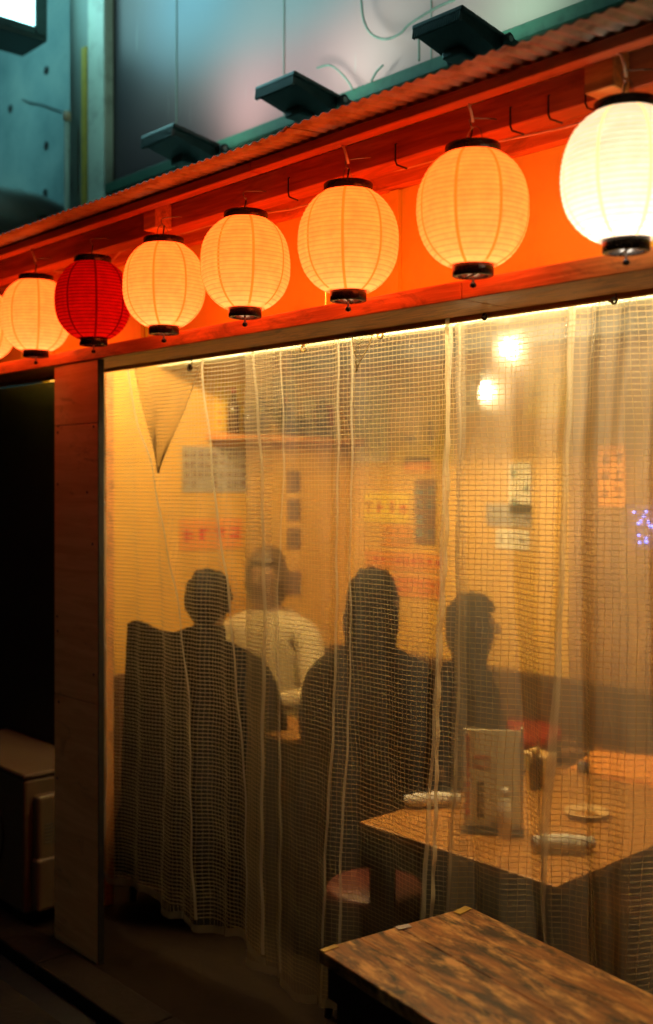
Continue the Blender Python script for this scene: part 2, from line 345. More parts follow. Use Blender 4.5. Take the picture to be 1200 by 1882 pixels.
# ------------------------------------------------------------------ mesh helpers
class MB:
    """collects geometry into one mesh"""
    def __init__(s): s.bm = bmesh.new()
    def box(s, c, d, rot=None, bev=0.0, seg=1):
        r = bmesh.ops.create_cube(s.bm, size=1)
        vs = r['verts']
        for v in vs: v.co = Vector((v.co.x * d[0], v.co.y * d[1], v.co.z * d[2]))
        if bev:
            es = list({e for v in vs for e in v.link_edges})
            rb = bmesh.ops.bevel(s.bm, geom=es, offset=bev, segments=seg, affect='EDGES', profile=.5)
            vs = list({v for f in rb['faces'] for v in f.verts} | {v for v in vs if v.is_valid})
        M = Matrix.Translation(c) @ (rot.to_4x4() if rot else Matrix())
        for v in vs: v.co = M @ v.co
        return s
    def b2(s, lo, hi, bev=0.0, seg=1):
        lo, hi = Vector(lo), Vector(hi)
        return s.box((lo + hi) / 2, hi - lo, None, bev, seg)
    def lathe(s, prof, n=32, at=(0, 0, 0), close=True, uv=False):
        at = Vector(at); rings = []
        for r, z in prof:
            rings.append([s.bm.verts.new(at + Vector((r * math.cos(2 * PI * k / n), r * math.sin(2 * PI * k / n), z))) for k in range(n)])
        uvl = s.bm.loops.layers.uv.verify() if uv else None
        for i in range(len(rings) - 1):
            for k in range(n):
                f = s.bm.faces.new((rings[i][k], rings[i][(k + 1) % n], rings[i + 1][(k + 1) % n], rings[i + 1][k]))
                f.smooth = True
                if uv:
                    for l, (a, b_) in zip(f.loops, ((k, i), (k + 1, i), (k + 1, i + 1), (k, i + 1))):
                        l[uvl].uv = (a / n, b_ / (len(rings) - 1))
        if close:
            if prof[0][0] > 1e-5: s.bm.faces.new(rings[0][::-1])
            if prof[-1][0] > 1e-5: s.bm.faces.new(rings[-1])
        return s
    def tube(s, pts, r, n=6, cap=True):
        pts = [Vector(p) for p in pts]; rings = []
        rr = r if isinstance(r, (list, tuple)) else [r] * len(pts)
        up = None
        for i, p in enumerate(pts):
            d = (pts[min(i + 1, len(pts) - 1)] - pts[max(i - 1, 0)]).normalized()
            if up is None: up = d.orthogonal().normalized()
            up = (up - d * up.dot(d)); up = up.normalized() if up.length > 1e-6 else d.orthogonal().normalized()
            q = d.cross(up)
            rings.append([s.bm.verts.new(p + rr[i] * (up * math.cos(2 * PI * k / n) + q * math.sin(2 * PI * k / n))) for k in range(n)])
        for i in range(len(rings) - 1):
            for k in range(n):
                f = s.bm.faces.new((rings[i][k], rings[i][(k + 1) % n], rings[i + 1][(k + 1) % n], rings[i + 1][k])); f.smooth = True
        if cap: s.bm.faces.new(rings[0][::-1]); s.bm.faces.new(rings[-1])
        return s
    def mesh(s, name):
        bmesh.ops.recalc_face_normals(s.bm, faces=s.bm.faces)
        me = bpy.data.meshes.new(name); s.bm.to_mesh(me); s.bm.free(); return me
    def build(s, name, mat, parent=None, **kw):
        return add(name, s.mesh(name), mat, parent, **kw)
def add(name, me, mat, parent=None, loc=None, rot=None, label=None, cat=None, group=None, kind=None):
    o = bpy.data.objects.new(name, me); C.objects.link(o)
    if mat is not None and me is not None and not len(me.materials): me.materials.append(mat)
    if parent is not None: o.parent = parent
    if loc is not None: o.location = loc
    if rot is not None: o.rotation_euler = rot
    tag(o, label, cat, group, kind); return o
def tag(o, label=None, cat=None, group=None, kind=None):
    if label: o['label'] = label
    if cat: o['category'] = cat
    if group: o['group'] = group
    if kind: o['kind'] = kind
    return o
def empty(name, loc=(0, 0, 0), rz=0, **kw):
    o = bpy.data.objects.new(name, None); C.objects.link(o); o.location = loc; o.rotation_euler = (0, 0, rz)
    o.empty_display_size = .1
    return tag(o, **kw)
def children(o): return [c for c in list(C.objects) if c.parent == o]
def copy_tree(o, parent=None):
    c = o.copy(); C.objects.link(c)
    if parent is not None: c.parent = parent
    for ch in children(o): copy_tree(ch, c)
    return c
def np_mesh(name, verts, faces, smooth=True):
    me = bpy.data.meshes.new(name)
    verts = np.asarray(verts, dtype=np.float32); faces = np.asarray(faces, dtype=np.int32)
    me.vertices.add(len(verts)); me.vertices.foreach_set('co', verts.ravel())
    nf, k = faces.shape
    me.loops.add(nf * k); me.loops.foreach_set('vertex_index', faces.ravel())
    me.polygons.add(nf); me.polygons.foreach_set('loop_start', np.arange(0, nf * k, k, dtype=np.int32))
    me.polygons.foreach_set('loop_total', np.full(nf, k, dtype=np.int32))
    me.polygons.foreach_set('use_smooth', np.full(nf, smooth))
    me.update(calc_edges=True); me.validate(); return me

# ------------------------------------------------------------------ setting: ground
MB().b2((-60, -60, -.3), (60, 1.60, 0)).build('ground', M_asph, kind='structure')
MB().b2((-60, 1.60, -.3), (60, 1.72, -.035)).build('gutter', M_gut, kind='structure')
k_ = empty('kerb', kind='structure')
for i in range(14):
    x0 = -7.5 + i * .6
    MB().b2((x0 + .004, 1.724, -.3), (x0 + .596, 1.86, .012), .006, 2).build('kerb_stone', M_kerb, k_)
MB().b2((-60, 1.864, -.3), (60, 60, 0.0)).build('floor', M_floor, kind='structure')

# ------------------------------------------------------------------ upper building behind the roof
XL, XR = -9.0, 3.0
board_bl = on_y(203, 0, 2.75).x                                       # left end of the billboard
def z_bar(): return on_y(655, 170, 2.75).z
ZB = z_bar()
MB().b2((-12, 3.10, 0), (on_y(126, 0, 3.10).x + .3, 3.4, 7)).build('concrete_wall', M_conc,
    label='teal grey concrete wall of the next building at upper left', cat='wall')
pits = bpy.data.objects['concrete_wall']
for (px, py) in ((86, 130), (86, 268), (84, 355), (20, 200), (60, 460)):
    p = on_y(px, py, 3.098)
    mb = MB(); mb.lathe([(.0, 0), (.017, 0), (.024, .003), (.024, .006)], 14, close=False)
    add('tie_hole', mb.mesh('tie_hole'), M_black, pits, loc=p, rot=(PI / 2, 0, 0))
ck = [on_y(x, y, 3.096) for x, y in ((40, 183), (58, 190), (75, 192), (95, 200), (118, 207))]
MB().tube(ck, [.003, .006, .004, .006, .003], 6).build('surface_crack', M_black, pits)
# column / boxed corner with downpipe
col = empty('corner_column', on_y(160, 888, 2.80) * Vector((1, 1, 0)) if False else (0, 0, 0), label='pale mint boxed metal column left of the billboard', cat='column')
xa, xb, xc = on_y(128, 0, 2.706).x, on_y(160, 0, 2.70).x, on_y(191, 0, 2.70).x
MB().b2((xa, 2.706, 0), (xb - .002, 3.09, 7), .004).build('side_cladding', M_mintd, col)
MB().b2((xb, 2.70, 0), (xc, 3.06, 7), .006).build('front_cladding', M_mint, col)
p0 = on_y(152, 90, 2.70)
MB().b2((p0.x, 2.692, 0), (on_y(161, 0, 2.70).x - .003, 2.7045, p0.z)).build('yellow_strip', M_yel, col, label='yellow vertical strip')
p = on_y(123, 205, 2.65)
dp = empty('thin_pipe', label='thin pale vertical pipe with rough capped top beside the column', cat='pipe')
MB().tube([(p.x, 2.65, 0), (p.x, 2.65, p.z - .04)], .014, 12).build('pipe_tube', M_mint, dp)
MB().tube([(p.x, 2.65, p.z - .045), (p.x, 2.65, p.z - .02), (p.x + .003, 2.65, p.z)], [.019, .02, .015], 10).build('pipe_cap', M_twine, dp)
# duct
dct = empty('ventilation_duct', label='round galvanised duct sticking out below the concrete wall', cat='duct')
dc = on_x(20, 392, -5.25)
MB().tube([(dc.x, dc.y - 1.6, dc.z), (dc.x, dc.y + .12, dc.z), (dc.x, dc.y + .22, dc.z - .02), (dc.x - .04, dc.y + .32, dc.z - .10), (dc.x - .06, dc.y + .36, dc.z - .4)], .125, 32).build('duct_pipe', M_duct, dct)
for dy in (-.55, .02): 
    MB().tube([(dc.x, dc.y + dy, dc.z), (dc.x, dc.y + dy + .018, dc.z)], .129, 32, False).build('duct_band', M_duct, dct)
MB().tube([(dc.x + .13, dc.y + .05, dc.z - .12), (dc.x + .13, dc.y + .1, dc.z - .02), (dc.x + .10, dc.y + .3, dc.z - .03), (dc.x + .05, dc.y + .5, dc.z - .08)], .006, 6).build('cable', M_black, dct)

# billboard
bb = empty('billboard', (board_bl, 2.75, ZB), label='large weathered billboard with soft pink and blue reflections painted in above the roof', cat='billboard')
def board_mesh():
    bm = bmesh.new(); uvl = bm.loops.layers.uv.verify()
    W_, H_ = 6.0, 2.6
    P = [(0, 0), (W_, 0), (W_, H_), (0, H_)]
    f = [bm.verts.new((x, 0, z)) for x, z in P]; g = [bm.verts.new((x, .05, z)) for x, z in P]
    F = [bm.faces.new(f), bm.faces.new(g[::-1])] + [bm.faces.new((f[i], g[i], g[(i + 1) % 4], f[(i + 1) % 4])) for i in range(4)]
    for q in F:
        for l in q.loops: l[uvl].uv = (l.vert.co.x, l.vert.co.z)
    me = bpy.data.meshes.new('board_face'); bm.to_mesh(me); bm.free(); return me
add('board_face', board_mesh(), M_board, bb)
MB().b2((-.055, -.035, -.05), (-.004, .06, 2.7), .003).build('left_frame', M_teal, bb)
MB().b2((-.055, -.045, -.052), (6, .055, -.004), .004).build('bottom_frame', M_teal, bb)
MB().b2((-.03, -.02, -.9), (6, .05, -.056)).build('lower_fascia', M_mint, bb)
for k, xx in enumerate((.55, 1.28, 2.05, 2.75)):      # sheet joints
    MB().b2((xx - .0015, -.0035, 0), (xx + .0015, -.0005, 2.6)).build('sheet_joint', M_mintd, bb)
# loose pale cables in front of the board
def cable(pts, r=.004, mat=M_mintd, Y=2.70):
    P = [on_y(x, y, Y) for x, y in pts]
    Q = []
    for i in range(len(P) - 1):
        a = P[max(i - 1, 0)]; b = P[i]; c = P[i + 1]; d = P[min(i + 2, len(P) - 1)]
        for k in range(6):
            u = k / 6
            Q.append(.5 * ((2 * b) + (-a + c) * u + (2 * a - 5 * b + 4 * c - d) * u * u + (-a + 3 * b - 3 * c + d) * u ** 3))
    Q.append(P[-1]); return MB().tube(Q, r, 6)
for i, (pts, lab) in enumerate([
    ([(664, 0), (668, 35), (682, 62), (708, 72), (735, 62), (752, 45), (800, 15), (835, 0)], 'pale looping cable hanging left of the nearest floodlight'),
    ([(583, 125), (605, 120), (622, 130), (640, 150), (648, 165)], 'short pale cable curling down to the middle floodlight'),
    ([(768, 50), (770, 80), (770, 112)], 'straight pale cable dropping behind the nearest floodlight'),
    ([(682, 150), (692, 132), (704, 120)], 'small stub of pale cable on the billboard bottom frame')]):
    cable(pts, .004 if i else .0045).build('cable', M_cable, label=lab, cat='cable')

# floodlights
def make_flood():
    root = empty('floodlight')
    tilt = Matrix.Rotation(math.radians(-9), 3, 'X')
    W_, D_, H_ = .190, .215, .034
    o = MB().box((0, 0, 0), (W_, D_, H_ * .45), None, .004, 2).build('frame_rim', M_flood, root, rot=(math.radians(-9), 0, 0))
    # tapered back housing
    bm = bmesh.new(); z0, z1 = -H_ * .23, -H_ * 1.0
    a = [(-W_ * .47, -D_ * .47, z0), (W_ * .47, -D_ * .47, z0), (W_ * .47, D_ * .47, z0), (-W_ * .47, D_ * .47, z0)]
    b_ = [(-W_ * .45, -D_ * .43, z1 + .008), (W_ * .45, -D_ * .43, z1 + .008), (W_ * .42, D_ * .34, z1 - .008), (-W_ * .42, D_ * .34, z1 - .008)]
    A = [bm.verts.new(v) for v in a]; B = [bm.verts.new(v) for v in b_]
    bm.faces.new(A); bm.faces.new(B[::-1])
    for i in range(4): bm.faces.new((A[i], A[(i + 1) % 4], B[(i + 1) % 4], B[i]))
    mb = MB(); mb.bm.free(); mb.bm = bm
    mb.build('back_housing', M_flood, root, rot=(math.radians(-9), 0, 0))
    fin = MB().box((0, 0, 0), (.0022, .012, H_ * .85)).mesh('fin')
    for k in range(22):
        x = -W_ * .46 + k * W_ * .92 / 21
        add('cooling_fin', fin, M_flood, root, loc=tilt @ Vector((x, -D_ * .475, -H_ * .62)), rot=(math.radians(-9), 0, 0))
    g = MB().box((0, 0, H_ * .225 + .002), (W_ * .86, D_ * .86, .003)).build('glass', M_floodglass, root, rot=(math.radians(-9), 0, 0))
    y1 = D_ * .40
    for s in (-1, 1):
        k = tilt @ Vector((s * (W_ * .5 + .008), y1, -.012))
        MB().tube([k - Vector((s * .014, 0, 0)), k + Vector((s * .012, 0, 0))], .017, 16).build('hinge_knob', M_flood, root)
        MB().tube([k + Vector((s * .010, 0, 0)), k + Vector((s * .015, 0, 0))], .009, 6).build('bolt_head', M_alu, root)
        q = Vector((k.x, .245, -.055))
        d = q - k; an = math.atan2(d.z, d.y)
        MB().box((k + q) / 2 + Vector((s * .004, 0, 0)), (.005, d.length + .02, .026), Matrix.Rotation(an, 3, 'X'), .001).build('arm_plate', M_flood, root)
    MB().b2((-W_ * .55, .235, -.075), (W_ * .55, .262, -.055), .002).build('bracket_bar', M_flood, root)
    MB().box((-.03, .03, -H_ * 1.0 - .014), (.07, .08, .026), None, .006, 2).build('driver_box', M_flood, root)
    return root
fl0 = make_flood()
FL = [((847, 62), 'floodlight nearest the camera, top right above the corrugated roof'),
      ((552, 174), 'middle floodlight of the three under the billboard'),
      ((338, 264), 'farthest floodlight, leftmost of the three under the billboard')]
for i, ((px, py), lab) in enumerate(FL):
    o = fl0 if i == 0 else copy_tree(fl0)
    o.location = on_y(px, py, 2.46)
    o.scale = ((1.02,) * 3, (1.10,) * 3, (1.18,) * 3)[i]
    tag(o, lab, 'floodlight', 'floodlights under the billboard')
    ld = bpy.data.lights.new('floodlight_beam', 'AREA'); ld.shape = 'RECTANGLE'; ld.size = .16; ld.size_y = .18
    ld.energy = 2.0; ld.color = (.70, 1.0, .80); ld.spread = math.radians(170)
    lo = bpy.data.objects.new('floodlight_beam', ld); C.objects.link(lo)
    lo.location = o.location + Vector((0, .005, .03))
    lo.rotation_euler = Vector((0, .17, 1)).to_track_quat('-Z', 'Y').to_euler()

# projecting light box sign
sg = empty('light_box_sign', label='lit white projecting sign box in dark frame at top left corner', cat='sign')
A_ = on_y(88, 78, 2.6); xs1, zs = A_.x, A_.z; xs0 = xs1 - .26
MB().b2((xs0, 1.0, zs), (xs1, 2.6, zs + 1.6), .012, 2).build('sign_case', M_flood, sg)
MB().b2((xs1 + .001, 1.06, zs + .06), (xs1 + .008, 2.525, zs + 1.5)).build('lit_face', M_signface, sg)
MB().b2((xs0 - .008, 1.06, zs + .06), (xs0 - .001, 2.525, zs + 1.5)).build('lit_face', M_signface, sg)  # unseen rear face, added lit to brighten the concrete wall
MB().b2((xs1 + .002, 2.53, zs + .02), (xs1 + .014, 2.59, zs + 1.58), .003).build('frame_edge', M_flood, sg)
MB().b2((xs1 + .002, 1.02, zs + .012), (xs1 + .014, 2.525, zs + .055), .003).build('frame_edge', M_flood, sg)
MB().tube([(xs1 - .13, 2.59, zs + .4), (xs1 - .13, 3.1, zs + .4)], .025, 10).build('bracket', M_flood, sg)
MB().tube([(xs1 - .13, 2.59, zs + 1.3), (xs1 - .13, 3.1, zs + 1.3)], .025, 10).build('bracket', M_flood, sg)

# ------------------------------------------------------------------ the stall roof
PITCH = .10
roof = empty('corrugated_roof', (0, 1.645, 2.4235), label='weathered corrugated lean-to roof edge above the lantern row', cat='roof')
def corr_mesh(w=.672, period=.032, amp=.0028, depth=1.06):
    nx = int(w / period * 10); xs = np.linspace(0, w, nx + 1); ys = np.array([0, .05, .10, .3, .6, depth])
    V = []; th = .0012
    for s in (0, 1):
        for y in ys:
            for x in xs: V.append((x, y, PITCH * y + amp * math.cos(2 * PI * x / period) + (th if s else 0) + .0015 * math.sin(9 * x + 20 * y) * (1 if y < .08 else .3)))
    n = nx + 1; m = len(ys); F = []
    for s in (0, 1):
        o = s * n * m
        for j in range(m - 1):
            for i in range(nx):
                q = (o + j * n + i, o + j * n + i + 1, o + (j + 1) * n + i + 1, o + (j + 1) * n + i); F.append(q if s else q[::-1])
    for i in range(nx): F.append((i + 1, i, n * m + i, n * m + i + 1))
    return np_mesh('corrugated_sheet', V, F)
cm = corr_mesh()
for i in range(18):
    add('corrugated_sheet', cm, M_corr, roof, loc=(XL + i * .64, random.uniform(-.006, .006), .0016 * (i % 2) + random.uniform(0, .0015)), rot=(0, 0, random.uniform(-.004, .004)))

fas = empty('eave_fascia', label='red stained fascia board along the roof eave', cat='fascia board')
for x0, x1 in ((XL, -5.4), (-5.396, -2.2), (-2.196, 1.2), (1.204, 3)):
    MB().b2((x0, 1.75, 2.4035), (x1, 1.787, 2.4275), .0015).build('board', M_beam, fas)
bm_ = empty('lantern_beam', label='dark red timber beam the lanterns hang from', cat='beam')
for x0, x1 in ((XL, -4.9), (-4.897, -1.55), (-1.547, 3)):
    MB().b2((x0, 1.85, 2.359), (x1, 1.914, 2.431), .002).build('timber', M_beam, bm_)
for px in (1116, 290, -60, 1700):
    x = on_y(px, 0, 1.82).x
    MB().b2((x - .032, 1.79, 2.352), (x + .032, 1.8485, 2.428), .002).build('block', M_plank, bm_)
raf = MB().b2((-.02, 0, 0), (.02, .85, .042), .002).mesh('rafter')
rr_ = empty('roof_rafters', label='wooden rafters running back from the fascia under the roof', cat='rafters')
for i in range(20):
    add('rafter', raf, M_beam, rr_, loc=(XL + .3 + i * .6, 1.79, 2.4325), rot=(math.atan(PITCH * .2), 0, 0))
# little bent cable hooks on the beam with a slack cable
hook = MB().tube([(0, -.004, .018), (0, -.008, .016), (0, -.008, -.022), (.006, -.010, -.034), (.018, -.006, -.040), (.03, 0, -.046)], .0022, 6).mesh('cable_hook')
for px in (1080, 1012, 942, 731, 534):
    add('cable_hook', hook, M_twine if px in (1012, 942, 731, 812) else M_black, bm_, loc=(on_y(px, 0, 1.85).x, 1.85, 2.378))
pts = []
for i in range(70):
    x = -6 + i * .1
    pts.append((x, 1.955 + .012 * math.sin(i * 1.7), 2.405 - .018 * abs(math.sin(i * .55)) + .004 * math.sin(i * 2.3)))
MB().tube(pts, .0035, 6).build('power_cable', M_black, label='slack black cable running behind the lantern beam', cat='cable')
pts = [(x, y + .03 + .01 * math.sin(x * 9), z - .012 + .012 * math.sin(x * 6)) for x, y, z in pts]
MB().tube(pts, .003, 6).build('thin_cable', M_twine, label='thin pale cable behind the black one under the roof', cat='cable')

pan = empty('lantern_back_panel', label='orange lit painted plywood panel behind the lanterns', cat='panel')
xs = [XL, -5.9, -4.99, -4.08, -3.17, on_y(250, 0, 2.07).x + .25, -2.26 + .0, on_y(722, 0, 2.07).x, -.85, .06, 3]
xs = sorted(set(round(x, 3) for x in xs))
for a, b in zip(xs[:-1], xs[1:]):
    MB().b2((a + .0015, 2.068 + random.uniform(0, .002), 2.0575), (b - .0015, 2.082, 2.47)).build('plywood_sheet', M_panel, pan)
for px in (253, 722, 90):
    x = on_y(px, 0, 2.05).x
    MB().b2((x - .016, 2.052, 2.0575), (x + .016, 2.0675, 2.366), .001).build('batten', M_panel, pan)
MB().b2((XL, 2.034, 2.368), (3, 2.067, 2.42), .0015).build('top_trim', M_plank, pan)

pl = empty('shelf_beam', label='long red orange plank beam under the lantern row', cat='beam')
for x0, x1 in ((XL, -5.0), (-4.997, -1.25 - .35), (-1.597, 3)):
    MB().b2((x0, 1.877, 2.013), (x1, 2.072, 2.0555), .0025, 2).build('plank', M_plank, pl)
MB().b2((XL, 2.0725, 2.002), (3, 2.088, 2.0555), .002).build('rear_batten', M_plank, pl)

# ------------------------------------------------------------------ lanterns
NR = 23
def lantern_profile():
    P = []; R, ht, hb = .1235, .1275, -.1275; sub = 5
    for i in range(NR * sub + 1):
        z = hb + (ht - hb) * i / (NR * sub)
        H = .1445 if z > 0 else .1385
        r = R * math.sqrt(max(0, 1 - abs(z / H) ** 2.35))
        f = (i % sub) / sub
        r *= 1 - .011 * math.sin(PI * f) ** .8
        P.append((r, z))
    return P
LP = lantern_profile()
def shell_mesh():
    return MB().lathe(LP, 56, close=False, uv=True).mesh('paper_shell')
def seam_mesh():
    bm = bmesh.new(); rows = []
    for i in range(0, len(LP), 5):
        r, z = LP[i]; rows.append((r + .0007, z))
    wd = .0032; prev = None
    for r, z in rows:
        a = wd / max(r, .02)
        cur = [bm.verts.new((r * math.cos(s * a), r * math.sin(s * a), z)) for s in (-1, 0, 1)]
        if prev:
            for k in (0, 1):
                f = bm.faces.new((prev[k], prev[k + 1], cur[k + 1], cur[k])); f.smooth = True
        prev = cur
    mb = MB(); mb.bm.free(); mb.bm = bm; return mb.mesh('paper_seam')
def make_lantern():
    root = empty('paper_lantern')
    add('paper_shell', shell_mesh(), M_lan, root)
    sm = seam_mesh()
    for k in range(8): add('paper_seam', sm, M_seam, root, rot=(0, 0, k * PI / 4 + .12))
    MB().lathe([(.052, .121), (.0605, .121), (.0605, .1475), (.0585, .1495), (.0535, .1495), (.052, .147), (.052, .121)], 40, close=False).build('top_ring', M_cap, root)
    MB().lathe([(.034, -.1515), (.043, -.1515), (.0455, -.150), (.0455, -.122), (.044, -.121), (.036, -.121), (.034, -.1515)], 40, close=False).build('bottom_ring', M_cap, root)
    MB().tube([(-.034, 0, -.147), (.034, 0, -.147)], .003, 6).build('cross_bar', M_wire, root)
    MB().tube([(0, 0, -.148), (0, 0, -.158), (.005, 0, -.166), (0, 0, -.174), (-.005, 0, -.167), (-.001, 0, -.160)], .0022, 6).build('lower_hook', M_wire, root)
    MB().lathe([(.0, -.178), (.006, -.176), (.008, -.171), (.004, -.165), (0, -.163)], 10, close=False).build('ring_knob', M_cap, root)
    # wire handle: arch over the ring
    arch = [(.055 * math.cos(a), 0, .145 + .045 * math.sin(a)) for a in [PI * k / 12 for k in range(13)]]
    MB().tube(arch, .0011, 6).build('wire_handle', M_wire, root)
    MB().tube([(0, 0, .188), (.003, -.006, .197), (.0, -.008, .207), (0, .0, .212), (0, .03, .214), (0, .056, .214)], .0018, 6).build('hanging_hook', M_wire, root)
    MB().tube([(-.003, .001, .19), (-.006, -.004, .16), (-.004, .006, .13)], .0022, 6).build('bulb_flex', M_black, root)
    return root
lan0 = make_lantern()
LAN = [(1150, 'w', 'bright white paper lantern, rightmost of the row'),
       (869, 'o', 'large orange paper lantern just left of the white one'),
       (640, 'o', 'orange paper lantern, third from the right, over the folded curtain corner'),
       (451, 'o', 'orange paper lantern, fourth from the right in the row'),
       (301, 'o', 'orange paper lantern immediately right of the red lantern'),
       (171, 'r', 'red paper lantern hanging among the orange ones'),
       (66, 'o', 'orange paper lantern immediately left of the red lantern'),
       (-30, 'o', 'orange paper lantern cut off by the left edge of the photo')]
swap = {'r': {M_lan: M_lanr, M_seam: M_seamr}, 'w': {M_lan: M_lanw, M_seam: M_seamw}}
BULB = {'o': (.27, (1.0, .64, .32)), 'r': (.12, (1.0, .25, .10)), 'w': (.75, (1.0, .88, .70))}
for i, (px, kind, lab) in enumerate(LAN):
    o = lan0 if i == 0 else copy_tree(lan0)
    p = on_y(px, 0, 1.795); o.scale = (.97 * random.uniform(.99, 1.01), .97, .938 * random.uniform(.985, 1.01)); o.location = (p.x, 1.795, 2.177 + (.003 if i % 2 else -.002))
    o.rotation_euler = (random.uniform(-.012, .012), random.uniform(-.02, .02), -.75 + random.uniform(-.25, .25))
    tag(o, lab, 'lantern', 'paper lanterns hanging under the eave')
    if kind == 'r': o['label'] = lab
    o['k'] = kind
    LAN[i] = (o, kind)
from mathutils import noise
px_seed = 0.0
for o, kind in LAN:
    if kind in swap:
        for ch in children(o):
            m = ch.data.materials[0]
            if m in swap[kind]:
                ch.material_slots[0].link = 'OBJECT'; ch.material_slots[0].material = swap[kind][m]
    for ch in children(o):
        if ch.name.startswith('paper_shell'):          # every lantern a little dented in its own way
            ch.data = ch.data.copy(); sd_ = Vector((hash(o['label']) % 97 * 0 + len(o['label']) * 1.7, px_seed, 3)); px_seed += 5.3
            for v in ch.data.vertices:
                k = noise.noise(v.co * 9 + sd_) * .0032 + noise.noise(v.co * 30 + sd_) * .0009
                q_ = Vector((v.co.x, v.co.y, 0)).normalized(); v.co += q_ * k * (1 - min(1, abs(v.co.z) / .125) ** 4); v.co.z += noise.noise(v.co * 14 + sd_) * .0010
    del o['k']
    e, c = BULB[kind]
    ld = bpy.data.lights.new('lantern_bulb', 'POINT'); ld.energy = e; ld.color = c; ld.shadow_soft_size = .022
    lo = bpy.data.objects.new('lantern_bulb', ld); C.objects.link(lo); lo.location = o.location + Vector((0, 0, -.082))
# twine knots where the nearer lanterns are tied
for idx in (0, 1, 2, 6):
    o = LAN[idx][0]
    b = o.location + Vector((0, -.004, 0))
    MB().tube([b + Vector((0, .004, .188)), b + Vector((.004, -.006, .205)), b + Vector((.0, -.012, .226)), b + Vector((-.012, -.012, .232))], .003, 6).build(
        'twine_tie', M_twine, label='pale twine tie above the ' + {0: 'white lantern', 1: 'orange lantern beside the white one', 2: 'lantern third from the right', 6: 'lantern left of the red one'}[idx], cat='twine')

# ------------------------------------------------------------------ left post and dark passage
post = empty('plywood_post', label='tall plywood clad post left of the plastic curtain', cat='post')
x0, x1 = on_y(100, 0, 1.884).x, on_y(179, 0, 1.884).x
for za, zb in ((0, .86), (.863, 1.80), (1.803, 2.012)):
    MB().b2((x0, 1.884, za), (x1, 1.893, zb), .001).build('plywood_panel', M_ply, post)
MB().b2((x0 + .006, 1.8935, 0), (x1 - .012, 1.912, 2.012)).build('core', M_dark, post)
MB().b2((x1 + .0005, 1.8845, 0), (x1 + .006, 1.906, 2.012), .001).build('gap_shade_strip', M_dark, post)  # dark strip added to stand for the shaded gap beside the post
nail = MB().lathe([(0, -.002), (.004, -.0015), (.005, 0)], 8, close=False).mesh('nail')
for px, py in ((107, 783), (106, 795), (105, 1133), (106, 1160), (108, 1290), (106, 890), (172, 784), (170, 1000), (172, 1240), (160, 905), (105, 1430)):
    p = on_y(px, py, 1.8825); add('nail', nail, M_black, post, loc=p, rot=(-PI / 2, 0, 0))
MB().b2((XL, 2.16, 0), (on_y(182, 0, 2.16).x, 2.20, 2.012)).build('passage_shade_wall', M_dark, label='black wall standing for the shade of the dark gap left of the post', cat='wall')  # black sheet put in for the deep shade of the recess
# inner jamb
jx = on_y(196, 0, 2.16).x; jx2 = on_y(222, 0, 2.16).x
jx2 = on_y(191, 0, 2.16).x
jb = empty('inner_jamb', label='light wood door jamb just inside the curtain on the left', cat='jamb')
MB().b2((on_y(184, 0, 2.16).x, 2.161, 0), (jx2 - .02, 2.20, 2.02), .002).build('jamb_board', M_ply, jb)
MB().b2((jx2 - .018, 2.165, 0), (jx2 + .006, 2.20, 2.02), .002).build('jamb_edge', M_plank, jb)

# air conditioner
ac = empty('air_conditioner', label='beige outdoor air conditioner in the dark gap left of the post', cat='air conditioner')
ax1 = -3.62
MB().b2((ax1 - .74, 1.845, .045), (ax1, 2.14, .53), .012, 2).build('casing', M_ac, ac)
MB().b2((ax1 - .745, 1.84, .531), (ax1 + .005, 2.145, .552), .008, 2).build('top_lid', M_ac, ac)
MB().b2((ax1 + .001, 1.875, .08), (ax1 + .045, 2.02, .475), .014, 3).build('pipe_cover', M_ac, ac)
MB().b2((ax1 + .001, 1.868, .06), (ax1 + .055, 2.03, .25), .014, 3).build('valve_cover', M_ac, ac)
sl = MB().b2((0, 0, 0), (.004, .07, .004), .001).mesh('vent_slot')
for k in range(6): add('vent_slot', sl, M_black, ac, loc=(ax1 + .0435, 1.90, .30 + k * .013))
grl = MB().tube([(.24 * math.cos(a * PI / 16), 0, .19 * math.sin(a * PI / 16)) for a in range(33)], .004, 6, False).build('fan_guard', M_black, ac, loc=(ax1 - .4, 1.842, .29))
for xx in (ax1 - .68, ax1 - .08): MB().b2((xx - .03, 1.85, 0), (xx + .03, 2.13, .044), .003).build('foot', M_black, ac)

# ------------------------------------------------------------------ interior room
RX0, RX1, RY1, RH = -4.10, 1.3, 3.90, 2.40
MB().b2((RX0 - .06, 2.202, 0), (RX0, RY1 + .06, RH)).build('left_interior_wall', M_wall, label='plain yellow side wall inside the stall, left end', cat='wall')
BX = on_y(1046, 0, RY1).x
MB().b2((RX0 + .001, RY1, 0), (BX - .002, RY1 + .06, RH)).build('back_interior_wall', M_wall, label='yellow back wall inside covered with paper notices', cat='wall')
rw = empty('brown_board_wall', label='brown vertical board wall inside at the right', cat='wall')
bd = MB().b2((.0015, 0, 0), (.1385, .02, RH), .002).mesh('wall_board')
for k in range(29): add('wall_board', bd, M_wallb, rw, loc=(BX + k * .14, RY1 - random.uniform(0, .003), 0))
MB().b2((RX1, 2.202, 0), (RX1 + .06, RY1 + .06, RH)).build('right_interior_wall', M_wallb, label='brown side wall inside at the far right end', cat='wall')
MB().b2((RX0 - .06, 2.0825, RH + .002), (RX1 + .06, RY1 + .06, RH + .04)).build('ceiling', M_ceil, kind='structure')
MB().b2((RX0, 3.52, 2.155), (RX1 - .002, 3.60, 2.225), .003).build('ceiling_beam', M_pipe, label='blue grey beam crossing below the interior ceiling', cat='beam')
